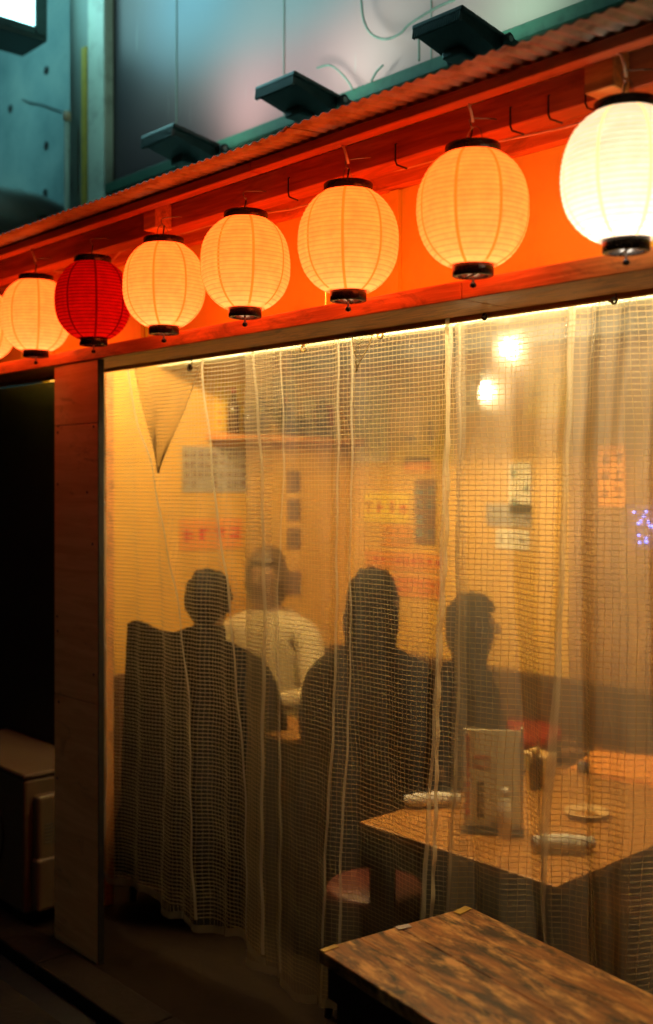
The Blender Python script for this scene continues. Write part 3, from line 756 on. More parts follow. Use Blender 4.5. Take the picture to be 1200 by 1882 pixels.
for nm, lab, L_, lo_, rz_ in (('added_dark_panelling', 'added dark brown board panelling deepening the shade along the bottom of the yellow side wall', 1.66, (RX0 + .003, RY1 - .03, 0), -PI / 2),
                            ('added_dark_panelling', 'added dark brown board panelling deepening the shade along the bottom of the back wall', 5.3, (RX0 + .03, RY1 - .026, 0), 0)):
    wp = empty(nm, lo_, rz_, label=lab, cat='panelling')  # panelling added to darken the lower part of the room
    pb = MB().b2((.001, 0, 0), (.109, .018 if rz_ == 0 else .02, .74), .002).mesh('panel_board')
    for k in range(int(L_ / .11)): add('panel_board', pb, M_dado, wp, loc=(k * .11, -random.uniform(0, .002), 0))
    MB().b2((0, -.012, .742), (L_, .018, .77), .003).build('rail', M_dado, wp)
sh = empty('wall_shelf', label='long wooden shelf on the yellow wall below the round notice', cat='shelf')
MB().b2((RX0 + .002, 3.0, 1.80), (RX0 + .16, RY1 - .002, 1.825), .002).build('shelf_board', M_plank, sh)

for k, (yy, hh, rr_b) in enumerate([(3.10, .22, .03), (3.19, .17, .026), (3.27, .24, .032), (3.42, .19, .03), (3.52, .12, .04), (3.66, .22, .03)]):
    bt_ = empty('shelf_bottle', (RX0 + .08, yy, 1.8255), label=('first', 'second', 'third', 'fourth', 'fifth', 'sixth')[k] + ' dark bottle from the near end of the wall shelf', cat='bottle', group='bottles on the wall shelf')
    MB().lathe([(0, 0), (rr_b, 0), (rr_b, hh * .6), (rr_b * .4, hh * .78), (rr_b * .35, hh * .92), (0, hh * .92)], 16, close=False).build('bottle_body', M_glass_b, bt_)
    MB().lathe([(rr_b * .42, hh * .88), (rr_b * .42, hh), (0, hh)], 12, close=False).build('cap', (M_red, M_gold, M_white)[k % 3], bt_)
# paper notices: (plane, px0, py0, px1, py1, paper, ink, label)
def paper_mat(name, c): return plain(name, c, .75, 0, .1, 15)
PM = {'cream': paper_mat('cream_paper', (.80, .70, .48)), 'yellow': paper_mat('yellow_paper', (.85, .55, .05)), 'orange': paper_mat('orange_paper', (.80, .30, .05)),
      'red': paper_mat('red_ink', (.65, .035, .02)), 'dark': paper_mat('dark_ink', (.06, .04, .03)), 'green': paper_mat('green_ink', (.16, .22, .08)),
      'teal': paper_mat('teal_ink', (.10, .26, .28)), 'brown': paper_mat('brown_card', (.22, .10, .05)), 'grey': paper_mat('grey_card', (.35, .30, .24))}
def notice(side, a, b, c, d, pap, ink, lab, style='rows', n=4):
    if side: p, q = on_x(a, d, RX0 + .004), on_x(c, b, RX0 + .004)
    else: p, q = on_y(a, d, RY1 - .006), on_y(c, b, RY1 - .006)
    root = empty('paper_notice', tuple(p), PI / 2 if side else 0, label=lab, cat='notice', group='notices on the interior walls')
    W_ = (q.y - p.y) if side else (q.x - p.x); zt = max(q.z, p.z); H_ = abs(on_y(a, b, RY1).z - p.z) if not side else abs(on_x(a, b, RX0).z - p.z)
    MB().box((W_ / 2, 0, H_ / 2), (W_, .0025, H_), Matrix.Rotation(0, 3, 'Y')).build('sheet', PM[pap], root)
    mb = MB(); rs = random.Random(lab)
    if style == 'disc':
        mb.lathe([(0, 0), (min(W_, H_) * .38, 0), (min(W_, H_) * .38, .002), (0, .002)], 28, close=False)
        for v in mb.bm.verts: v.co = Vector((v.co.x + W_ * .6, -.0015 - v.co.z, v.co.y + H_ * .5))
    else:
        rows = n; hh = H_ / (rows + .6)
        for r in range(rows):
            k = max(2, int(W_ / (hh * .85)))
            for j in range(k):
                if rs.random() < .12: continue
                cx = (j + .5) * W_ / k; cz = H_ - (r + .8) * hh
                for s in range(4):
                    vert = rs.random() < .5
                    sx, sz = (.09, .62) if vert else (.62, .10)
                    mb.box((cx + rs.uniform(-.25, .25) * W_ / k * (1 if vert else .2), -.0022, cz + rs.uniform(-.28, .28) * hh * (.2 if vert else 1)),
                           (sx * W_ / k, .0012, sz * hh))
    mb.build('printing', PM[ink], root)
    return root
notice(1, 330, 955, 445, 1012, 'orange', 'red', 'orange strip notice with red characters above the dark haired head', n=1)
notice(1, 335, 820, 452, 905, 'grey', 'brown', 'dull grey menu sheet on the side wall behind the first long seam', n=4)
notice(1, 395, 700, 470, 790, 'yellow', 'orange', 'yellow sheet high on the side wall near its middle')
notice(1, 555, 728, 622, 800, 'cream', 'red', 'white notice with red round emblem near the shelf', 'disc')
notice(1, 498, 690, 545, 775, 'cream', 'dark', 'small cream sheet left of the round emblem notice', n=3)
for (y0, y1, l) in ((865, 905, 'top'), (918, 958, 'second'), (970, 1010, 'third'), (1050, 1095, 'lowest')):
    notice(1, 528, y0, 552, y1, 'brown', 'dark', l + ' small brown card in the vertical row on the side wall', n=2)
notice(0, 652, 700, 712, 850, 'cream', 'cream', 'tall blank cream sheet beside the large yellow sheet', n=2)
notice(0, 722, 668, 835, 850, 'yellow', 'yellow', 'large yellow sheet under the blue grey beam', n=2)
notice(0, 742, 842, 792, 868, 'orange', 'red', 'small red strip just below the large yellow sheet', n=1)
notice(0, 668, 905, 752, 958, 'yellow', 'red', 'yellow notice with large red characters', n=1)
notice(0, 700, 965, 755, 1002, 'orange', 'green', 'small notice with green picture under the red characters', n=2)
notice(0, 762, 880, 800, 1000, 'brown', 'teal', 'narrow dark poster with teal picture beside the yellow notice', n=4)
notice(0, 672, 1010, 812, 1042, 'orange', 'red', 'wide low notice with red characters above the long haired person', n=1)
notice(0, 700, 1052, 812, 1092, 'orange', 'red', 'lowest orange notice with red characters on the back wall', n=2)
notice(0, 935, 850, 975, 945, 'cream', 'teal', 'pale poster with teal figure on the brown boards', n=3)
notice(0, 893, 925, 975, 965, 'grey', 'dark', 'grey sheet with dark lettering below the teal poster', n=2)
notice(0, 912, 972, 972, 1008, 'cream', 'grey', 'blank cream card below the grey sheet', n=1)
notice(0, 965, 655, 1046, 770, 'yellow', 'yellow', 'yellow sheet hanging on the brown boards', n=2)
notice(0, 1100, 820, 1150, 930, 'orange', 'dark', 'orange sheet on the brown boards toward the right edge', n=3)
notice(0, 228 + 620, 690, 915, 760, 'cream', 'orange', 'cream sheet between the two yellow sheets', n=2)

# blue led ornament
p = on_y(1178, 965, 3.6)
led = empty('blue_led_string', tuple(p), label='small cluster of blue lights at the right edge inside', cat='lights')
dot = MB().lathe([(0, -.006), (.005, -.003), (.005, .003), (0, .006)], 8, close=False).mesh('led')
rs = random.Random(3)
for k in range(14): add('led', dot, M_blue, led, loc=(rs.uniform(-.03, .05), 0, rs.uniform(-.07, .07)))
MB().tube([(-.02 + .05 * math.sin(k * 1.9), .004, -.09 + k * .018) for k in range(11)], .002, 6).build('led_wire', M_black, led)

# pendant bulbs
PB = [((890, 722), 2.80, 'bare bulb glowing through the curtain, lowest of the hanging bulbs', 2.6),
      ((932, 643), 3.25, 'bare bulb above and right of the lowest glowing bulb', 3.0),
      ((745, 612), 2.95, 'bare bulb left, just under the shelf beam', 3.0)]
HID_FILL = [(x, 2.31, 'added bare fill bulb hidden high behind the shelf beam, above the ' + l, 15.0) for x, l in ((200, 'left edge of the curtain'), (370, 'person in the black jacket'),
       (540, 'person in the cream shirt'), (730, 'long haired person'), (940, 'menu stand'), (1190, 'right end of the dining table'))]  # unseen bulbs added to light the curtain top and the room
FILL_SPOTS = [(290, 'left end of the room'), (630, 'middle of the room'), (1040, 'right part of the room')]
PB += [((x, 450), Y, l, e) for x, Y, l, e in HID_FILL]
for (pp, Y, lab, e) in PB:
    p = on_y(*pp, Y); p.z = min(p.z, 2.26)
    b = empty('hanging_bulb', tuple(p), label=lab, cat='lamp', group='bare bulbs hanging inside')
    MB().lathe([(0, -.012), (.008, -.009), (.012, .002), (.012, .012), (.010, .03), (.013, .036), (0, .036)], 20, close=False).build('bulb', M_bulb, b)
    MB().lathe([(0, .034), (.016, .034), (.018, .06), (.009, .075), (0, .075)], 14, close=False).build('socket', M_black, b)
    MB().tube([(0, 0, .07), (0, 0, RH - p.z)], .003, 6).build('flex', M_black, b)
    ld = bpy.data.lights.new('bulb_light', 'POINT'); ld.energy = e; ld.color = (1, .72, .38); ld.shadow_soft_size = .012
    lo = bpy.data.objects.new('bulb_light', ld); C.objects.link(lo); lo.location = p + Vector((0, 0, .004))

for x, l in FILL_SPOTS:                       # unseen clamp lamps added to brighten the upper wall
    p = on_y(x, 450, 2.32); p.z = 2.27; aim = Vector((-.12, 1, .02)).normalized()
    b = empty('added_clamp_lamp', tuple(p), label='added shaded clamp lamp, unseen behind the shelf beam, lighting the ' + l, cat='lamp')
    q = aim.to_track_quat('Z', 'Y').to_matrix().to_4x4()
    mb = MB().lathe([(.014, -.05), (.016, -.03), (.03, -.02), (.058, .04), (.056, .04), (.028, -.016), (.014, -.03)], 24, close=False)
    for v in mb.bm.verts: v.co = q @ v.co
    mb.build('shade', M_flood, b)
    mb = MB().lathe([(0, -.03), (.012, -.02), (.018, 0), (.012, .014), (0, .018)], 16, close=False)
    for v in mb.bm.verts: v.co = q @ v.co
    mb.build('bulb', M_bulb, b)
    MB().tube([-aim * .05, (0, -.05, .06), (0, -.05, RH - p.z)], .006, 8).build('clamp_arm', M_black, b)
    ld = bpy.data.lights.new('added_clamp_beam', 'SPOT'); ld.energy = 32; ld.color = (1, .74, .42); ld.shadow_soft_size = .03
    ld.spot_size = math.radians(125); ld.spot_blend = .9
    lo = bpy.data.objects.new('added_clamp_beam', ld); C.objects.link(lo); lo.location = p + aim * .05
    lo.rotation_euler = aim.to_track_quat('-Z', 'Y').to_euler()

# ------------------------------------------------------------------ furniture
def table(name, x0, x1, y0, y1, zt, th, mat, leg, **kw):
    r = empty(name, ((x0 + x1) / 2, (y0 + y1) / 2, 0), **kw); hx, hy = (x1 - x0) / 2, (y1 - y0) / 2
    MB().b2((-hx, -hy, zt - th), (hx, hy, zt), .003, 2).build('tabletop', mat, r)
    MB().b2((-hx + .012, -hy + .012, zt - th - .045), (hx - .012, hy - .012, zt - th - .0005)).build('apron', M_blackm, r)
    lm = MB().b2((-leg, -leg, 0), (leg, leg, zt - th - .046), .003).mesh('leg')
    for a in (-1, 1):
        for b in (-1, 1): add('leg', lm, M_blackm, r, loc=(a * (hx - leg - .02), b * (hy - leg - .02), 0))
    return r
IT = table('dining_table', -2.235, -1.555, 2.175, 3.10, .63, .024, M_table, .028, label='light wood dining table just behind the curtain at right', cat='table')
# foreground table
fa = on_z(586, 1745, .62); fb = on_z(861, 1665, .62)
FT = empty('worn_table', ((fa.x), fa.y, 0), label='worn stained wooden table in front of the curtain at bottom right', cat='table')
rz = math.atan2(-(fb.x - fa.x), fb.y - fa.y); FT.rotation_euler = (0, 0, 0)
Wd = 1.5; Dp = (fb - fa).length
FT.rotation_euler = (0, 0, rz)
npl = 4
for k in range(npl):
    y0 = Dp * k / npl; y1 = Dp * (k + 1) / npl
    MB().b2((0, y0 + .0003, .592), (Wd, y1 - .0003, .62 - .0006 * (k % 2)), .0015).build('top_plank', M_worn, FT)
MB().b2((.014, .014, .52), (Wd - .014, Dp - .014, .591)).build('apron', M_blackm, FT)
lm = MB().b2((-.028, -.028, 0), (.028, .028, .52), .003).mesh('leg')
for x, y in ((.06, .05), (.06, Dp - .05), (Wd - .06, .05), (Wd - .06, Dp - .05)): add('leg', lm, M_blackm, FT, loc=(x, y, 0))
def tape(x, y, a, b, rot, mat=M_tape):
    m = MB(); m.box((0, 0, 0), (a, b, .0012), None); 
    o = m.build('corner_tape', mat, FT, loc=(x, y, .6212), rot=(0, 0, rot))
tape(.010, .020, .014, .042, .1); tape(.011, Dp * .52, .018, .034, -.15, M_towel); tape(.014, Dp - .030, .020, .046, .25, M_tape)

# inner table items
def lumpy_roll(name, L, r, seed):
    rs = random.Random(seed); mb = MB(); pts = []; rad = []
    for k in range(15):
        u = k / 14; pts.append((L * (u - .5), .010 * math.sin(u * 5 + seed), r * .95 + .003 * rs.random())); rad.append(r * (.62 + .38 * math.sin(PI * min(1, max(0, u * .9 + .07)))) * rs.uniform(.9, 1.08))
    mb.tube(pts, rad, 14); return mb.mesh(name)
p = on_z(1035, 1567, .63)
add('towel', lumpy_roll('rolled_towel', .16, .024, 1), M_towel, loc=(p.x, p.y, .631), rot=(0, 0, .95), label='rolled white hand towel nearest the table corner', cat='towel')
bpy.data.objects['towel'].name = 'rolled_towel'
p = on_z(795, 1484, .63)
add('rolled_towel', lumpy_roll('rolled_towel', .17, .022, 4), M_towel, loc=(p.x, p.y, .631), rot=(0, 0, .78), label='rolled white hand towel at the left corner of the table', cat='towel')
def dish(px, py, lab, s=1.0):
    p = on_z(px, py, .63); r = empty('metal_dish', (p.x, p.y, .631), label=lab, cat='dish')
    MB().lathe([(0, .004), (.03 * s, .004), (.045 * s, .012), (.062 * s, .016), (.064 * s, .014), (.046 * s, .008), (.032 * s, 0), (0, 0)], 30, close=False).build('bowl', M_gold, r)
    MB().lathe([(0, .012), (.012 * s, .014), (.026 * s, .010), (.034 * s, .0065)], 12, close=False).build('food', M_table, r)
dish(1078, 1500, 'golden metal dish on the dining table', 1.05)
p = on_z(1072, 1420, .63); MB().lathe([(0, 0), (.018, 0), (.021, .03), (.017, .034), (0, .034)], 16, (p.x, p.y, .63), close=False).build('small_cup', M_navy, label='small navy cup at the back of the dining table', cat='cup')
# menu stand
p = on_z(905, 1530, .63)
ms = empty('menu_stand', (p.x, p.y, .63), .62, label='upright menu stand with pale sheets on the dining table', cat='menu stand')
MB().b2((-.085, -.03, 0), (.085, .05, .012), .003).build('base', M_blackm, ms)
MB().b2((-.08, .0, .012), (.075, .006, .285), .002).build('menu_sheet', PM['cream'], ms)
MB().b2((.0765, -.002, .012), (.084, .010, .295), .002).build('side_rail', M_alu, ms)
mb = MB(); rs = random.Random(9)
for k in range(9):
    z = .26 - k * .026
    mb.box((-.068, -.0012, z), (.012, .001, .013)); 
    if k in (2, 3): mb.box((-.03, -.0012, z), (.045, .001, .007))
mb.build('red_print', PM['red'], ms)
mb = MB()
for k in range(6): mb.box((-.035 + .004 * rs.random(), -.0012, .135 - k * .018), (.02, .001, .008))
mb.build('dark_print', PM['dark'], ms)
def bottle(px, py, h, r, mat, capm, lab):
    p = on_z(px, py, .63); b = empty('condiment_bottle', (p.x, p.y, .631), label=lab, cat='bottle')
    MB().lathe([(0, 0), (r, 0), (r, h * .62), (r * .55, h * .78), (r * .45, h * .86), (0, h * .86)], 20, close=False).build('bottle_body', mat, b)
    MB().lathe([(r * .5, h * .86), (r * .55, h * .86), (r * .5, h), (0, h)], 16, close=False).build('cap', capm, b)
bottle(928, 1537, .13, .02, M_white, M_white, 'white condiment bottle in front of the menu stand')
bottle(893, 1522, .11, .019, M_glass_b, M_red, 'dark sauce bottle left of the white bottle')
bottle(985, 1450, .13, .022, M_glass_b, M_gold, 'dark bottle with brass cap behind the menu stand')
p = on_z(992, 1420, .63)
MB().b2((p.x - .05, p.y - .03, .631), (p.x + .05, p.y + .03, .70), .004).build('chopstick_box', M_gold, label='brass coloured box at the back left of the dining table', cat='box')

# red stool and other seats
def stool(loc, mat, h, r, **kw):
    s = empty('stool', loc, **kw)
    MB().lathe([(0, h), (r * .92, h), (r, h - .012), (r, h - .045), (r * .95, h - .055), (0, h - .055)], 32, close=False).build('seat', mat, s)
    for k in range(4):
        a = PI / 4 + k * PI / 2
        MB().tube([(r * .6 * math.cos(a), r * .6 * math.sin(a), h - .055), (r * .95 * math.cos(a), r * .95 * math.sin(a), 0)], .012, 8).build('leg', M_blackm, s)
    MB().tube([(r * .8 * math.cos(k * PI / 12), r * .8 * math.sin(k * PI / 12), h * .4) for k in range(25)], .008, 8, False).build('foot_ring', M_blackm, s)
def crate(loc, rz, d, mat, **kw):
    r = empty('drinks_crate', loc, rz, **kw)
    mb = MB(); a, b, h = d; t_ = .012
    for s in (-1, 1):
        for z0, z1 in ((0, h * .3), (h * .42, h * .62), (h * .8, h)):
            mb.b2((-a / 2, s * (b / 2) - t_ / 2, z0), (a / 2, s * (b / 2) + t_ / 2, z1), .002); mb.b2((s * a / 2 - t_ / 2, -b / 2 + .008, z0), (s * a / 2 + t_ / 2, b / 2 - .008, z1), .002)
        for s2 in (-1, 1): mb.b2((s * a / 2 - .012, s2 * b / 2 - .012, 0), (s * a / 2 + .012, s2 * b / 2 + .012, h), .002)
    mb.build('crate_body', mat, r)
    MB().b2((-a / 2 + .01, -b / 2 + .01, h - .02), (a / 2 - .01, b / 2 - .01, h + .015), .006, 2).build('seat_pad', mat, r)
p = on_z(690, 1625, .40)
stool((p.x, p.y, 0), M_redd, .40, .15, label='red round stool under the dining table edge', cat='stool')
p = on_z(1090, 1345, .5)
stool((p.x, min(p.y, 3.6), 0), M_red, .60, .17, label='red stool behind the dining table at right', cat='stool')
p = on_y(1175, 1400, 3.3)
crate((p.x, 3.3, 0), .3, (.42, .34, .62), PM['orange'], label='orange crate stack seat at the right edge inside', cat='crate')

# dark chair at the far left inside
def chair(loc, rz, mat, **kw):
    r = empty('chair', loc, rz, **kw)
    MB().b2((-.2, -.2, .42), (.2, .2, .47), .015, 2).build('seat', mat, r)
    bm = bmesh.new(); n = 14; F_ = []; B_ = []
    for y in (-.20, -.17):
        row = []
        for i in range(n + 1):
            u = i / n; x = -.17 + .34 * u; dip = .055 * math.sin(PI * u) ** 1.3 + .03 * abs(2 * u - 1) ** 6
            row.append((bm.verts.new((x * 1.35, y - .03, .12)), bm.verts.new((x * 1.15, y - .04, .8)), bm.verts.new((x, y - .05, 1.10 - dip))))
        F_.append(row)
    for s in (0, 1):
        for i in range(n):
            for k in (0, 1): bm.faces.new((F_[s][i][k], F_[s][i + 1][k], F_[s][i + 1][k + 1], F_[s][i][k + 1]))
    for i in range(n): bm.faces.new((F_[0][i][2], F_[0][i + 1][2], F_[1][i + 1][2], F_[1][i][2]))
    mb = MB(); mb.bm.free(); mb.bm = bm; mb.build('backrest', mat, r)
    for a in (-1, 1):
        for b in (-1, 1): MB().tube([(a * .17, b * .17, .42), (a * .19, b * .19, 0)], .014, 8).build('leg', M_blackm, r)
    return r
p = on_y(276, 0, 2.30)
chair((p.x + .03, 2.52, 0), .35, M_navyc, label='dark high backed chair with dipped top rail at left inside', cat='chair')

# ------------------------------------------------------------------ people
def person(loc, face, lab, top, hair, hair_m, head_z=1.12, lean=.05, legs=M_jeans, arms='table', wide=1.0):
    """seated figure; local +Y is where it looks. origin on the floor under the pelvis"""
    root = empty('person', loc, face, label=lab, cat='person', group='people seated inside')
    hz = head_z; sh = hz - .225; pel = .50
    ln = lean
    V = []; E = []; R = []
    def v(co, r, parent=None):
        V.append(co); R.append(r if isinstance(r, tuple) else (r, r))
        if parent is not None: E.append((parent, len(V) - 1))
        return len(V) - 1
    a0 = v((0, 0, pel), (.17, .125)); a1 = v((0, ln * .25, pel + (sh - pel) * .35), (.155, .11), a0)
    a2 = v((0, ln * .6, pel + (sh - pel) * .75), (.185, .12), a1); a3 = v((0, ln, sh + .02), (.12, .085), a2)
    n1 = v((0, ln + .015, sh + .085), (.056, .056), a3); h0 = v((0, ln + .035, hz - .065), (.062, .075), n1)
    h1 = v((0, ln + .030, hz), (.076, .092), h0); h2 = v((0, ln + .020, hz + .065), (.062, .076), h1)
    for s in (-1, 1):
        s1 = v((s * .19, ln - .005, sh - .03), .072, a3)
        if arms == 'table':
            e1 = v((s * .25, ln + .09, sh - .28), .060, s1); w1 = v((s * .13, ln + .33, sh - .26), .030, e1)
        elif arms == 'up':
            e1 = v((s * .25, ln + .14, sh - .22), .045, s1); w1 = v((s * .09, ln + .24, sh + .0), .028, e1)
        else:
            e1 = v((s * .24, ln + .03, sh - .27), .060, s1); w1 = v((s * .17, ln + .24, sh - .36), .030, e1)
        dirv = Vector((-s * .35, 1, .05 if arms != 'up' else .8)).normalized()
        wv = Vector(V[w1]); pm = v(tuple(wv + dirv * .055), (.034, .020), w1)
        side = Vector((s, .35, 0)).normalized()
        for k in range(4):
            off = side * ((k - 1.5) * .019); L = (.062, .074, .070, .052)[k]
            f0 = v(tuple(wv + dirv * .095 + off), .0095, pm); f1 = v(tuple(wv + dirv * (.095 + L * .5) + off + Vector((0, 0, -.006))), .0088, f0)
            v(tuple(wv + dirv * (.095 + L) + off + Vector((0, 0, -.022))), .0078, f1)
        t0 = v(tuple(wv + dirv * .045 - side * .036), .0105, pm); v(tuple(wv + dirv * .085 - side * .050), .009, t0)
        th = v((s * .10, .06, pel - .02), .085, a0); kn = v((s * .15, .42, pel + .0), .062, th)
        an = v((s * .15, .40, .09), .038, kn); ft = v((s * .16, .50, .04), (.042, .032), an); v((s * .165, .58, .035), (.036, .024), ft)
    me = bpy.data.meshes.new('body'); me.from_pydata(V, E, []); o = bpy.data.objects.new('tmp_body', me); C.objects.link(o)
    m = o.modifiers.new('s', 'SKIN'); m.use_smooth_shade = True
    for i, r in enumerate(R): me.skin_vertices[0].data[i].radius = r; me.skin_vertices[0].data[i].use_root = (i == 0)
    o.modifiers.new('ss', 'SUBSURF').levels = 2
    dg = bpy.context.evaluated_depsgraph_get(); me2 = bpy.data.meshes.new_from_object(o.evaluated_get(dg)); bpy.data.objects.remove(o)
    me2.materials.clear()
    for mm in (top, legs, M_skin, M_black): me2.materials.append(mm)
    wr = [Vector(V[i]) for i in range(len(V)) if R[i] in ((.030, .030), (.028, .028))]
    for f in me2.polygons:
        c = f.center
        if c.z > sh + (.075 if top is M_cream else .145) or any((c - q).length < .16 and c.y > q.y + .0 and abs(c.x) < .35 for q in wr): k = 2
        elif c.z < .09: k = 3
        elif c.z < pel + .03 or (c.y > .2 and c.z < pel + .09): k = 1
        else: k = 0
        f.material_index = k; f.use_smooth = True
    body = add('body', me2, None, root)
    # hair cap: head-shaped shell grown from the skull, cut away from the face
    mb = MB(); bm = mb.bm; r_ = bmesh.ops.create_uvsphere(bm, u_segments=40, v_segments=28, radius=1)
    cen = Vector((0, ln + .018, hz + .012)); rs = random.Random(lab)
    from mathutils import noise
    for q in bm.verts:
        d = q.co.normalized(); base = Vector((.090, .106, .118))
        rr = 1 + .10 * noise.noise(d * 4 + Vector((len(lab), 0, 0))) + .06 * noise.noise(d * 13) + .03 * noise.noise(Vector((d.x * 30, d.y * 30, d.z * 4)))
        if d.z < 0 and hair == 'short': base.x *= .93; base.y *= .92
        # long hair: stretch the lower back half down over shoulders
        p = Vector((d.x * base.x, d.y * base.y, d.z * base.z)) * rr
        if hair == 'long' and d.z < .1:
            p.z -= (.1 - d.z) * .20; p.y -= (.1 - d.z) * .045; p.x *= 1 + (.1 - d.z) * .18
        if hair == 'bob' and d.z < .1:
            p.z -= (.1 - d.z) * .045; p.x *= 1 + (.1 - d.z) * .14
        q.co = cen + p
    kill = []
    for f in bm.faces:
        c = f.calc_center_median() - cen
        facecut = (.03 if hair == 'short' else .045)
        if c.y > facecut and c.z < .055 and abs(c.x) < .078: kill.append(f)
        elif hair == 'short' and c.z < -.055 and c.y > -.05: kill.append(f)
        elif hair == 'short' and c.z < -.09: kill.append(f)
    bmesh.ops.delete(bm, geom=kill, context='FACES')
    hm = mb.mesh('hair'); 
    for f in hm.polygons: f.use_smooth = True
    ho = add('hair', hm, hair_m, root); sm = ho.modifiers.new('t', 'SOLIDIFY'); sm.thickness = .012; sm.offset = -1
    # face details
    for s in (-1, 1):
        MB().lathe([(0, -.005), (.005, -.004), (.0065, 0), (.005, .004), (0, .005)], 10, close=False).build('eye', M_eye, root, loc=(s * .031, ln + .030 + .083, hz + .005), rot=(PI / 2, 0, 0))
        mbx = MB(); mbx.lathe([(0, -.030), (.012, -.022), (.017, .005), (.012, .026), (0, .032)], 12, close=False)
        for q in mbx.bm.verts: q.co.x *= .45
        mbx.build('ear', M_skin, root, loc=(s * .083, ln + .018, hz - .008), rot=(0, 0, s * .3))
    mbn = MB(); mbn.lathe([(0, .030), (.006, .018), (.011, -.004), (.013, -.014), (.006, -.020), (0, -.021)], 12, close=False)
    mbn.build('nose', M_skin, root, loc=(0, ln + .030 + .094, hz - .014), rot=(.18, 0, 0))
    MB().tube([(-.022, 0, 0), (-.008, .006, .002), (.008, .006, .002), (.022, 0, 0)], [.002, .004, .004, .002], 8).build('mouth', PM['brown'], root, loc=(0, ln + .030 + .084, hz - .052))
    if top in (M_blackc, M_navyc, M_cream):
        ch_ = 0 if top is M_cream else .05
        MB().lathe([(.070, sh + .045), (.068, sh + .075 + ch_), (.061, sh + .088 + ch_), (.056, sh + .075 + ch_)], 20, close=False).build('collar', top, root, loc=(0, ln + .008, 0))
    if top is not M_cream:      # long coat hanging over the stool
        mbc = MB(); prof = [(sh + .045, .075, .065, ln), (sh + .01, .16, .09, ln), (sh - .035, .205, .112, ln - .005), (sh - .12, .205, .13, ln - .01), (sh - .28, .19, .155, ln * .4),
                             (pel + .02, .225, .20, 0), (.34, .28, .24, 0), (.17, .285, .235, .01)]
        rows = []
        for zz, rx, ry, cy in prof:
            rx *= wide if zz < sh + .02 else 1
            rows.append([mbc.bm.verts.new((rx * math.cos(a) * (1 + .03 * noise.noise(Vector((a * 2, zz * 3, hz)))), cy + ry * math.sin(a) * (1 + .05 * math.sin(9 * a + zz * 4) * (1 if zz < sh - .2 else .2)), zz + (.012 * math.sin(a * 5) if zz < .3 else 0))) for a in [2 * PI * k / 56 for k in range(56)]])
        for i in range(len(rows) - 1):
            for k in range(56):
                f_ = mbc.bm.faces.new((rows[i][k], rows[i][(k + 1) % 56], rows[i + 1][(k + 1) % 56], rows[i + 1][k])); f_.smooth = True
        co = mbc.build('coat', top, root); co.modifiers.new('t', 'SOLIDIFY').thickness = -.006
    # seat under the person
    return root
def rz_for(dx, dy): return math.atan2(-dx, dy)
def seat(x, y, lab):
    stool((x, y, 0), M_blackm, .395, .15, label=lab, cat='stool', group='stools under the seated people')
def put(px, py, Y, d, lab, top, hair, hm, seatlab, **kw):
    p = on_y(px, py, Y); L = kw.get('lean', .05) + .02; d = Vector(d).normalized()
    x, y = p.x - d.x * L, p.y - d.y * L
    person((x, y, 0), rz_for(*d), lab, top, hair, hm, head_z=p.z, **kw); seat(x, y, seatlab)
put(383, 1108, 2.47, (-.62, .78), 'person in black jacket with short dark hair seen from behind', M_blackc, 'short', M_hair, 'black stool under the short haired person in the black jacket', wide=1.15, lean=.06, arms='table')
put(490, 1058, 3.02, (.45, -.9), 'person in cream shirt with brown hair facing the camera', M_cream, 'bob', M_hairb, 'black stool under the person in the cream shirt', lean=.05, arms='table')
put(685, 1110, 2.72, (-.45, .9), 'person in dark clothes with long black hair seen from behind', M_navyc, 'long', M_hair, 'black stool under the long haired person', wide=1.08, lean=.05, arms='lap')
put(868, 1150, 3.30, (.55, .8), 'person in black seen from the side behind the menu stand', M_blackc, 'bob', M_hair, 'black stool under the person seen from the side', lean=.08, arms='table')
# small plate in front of the cream shirt person on a low dark table
table('small_dark_table', -3.62, -3.02, 2.60, 2.86, .66, .02, M_table, .02, label='small table between the black jacket and cream shirt people', cat='table')

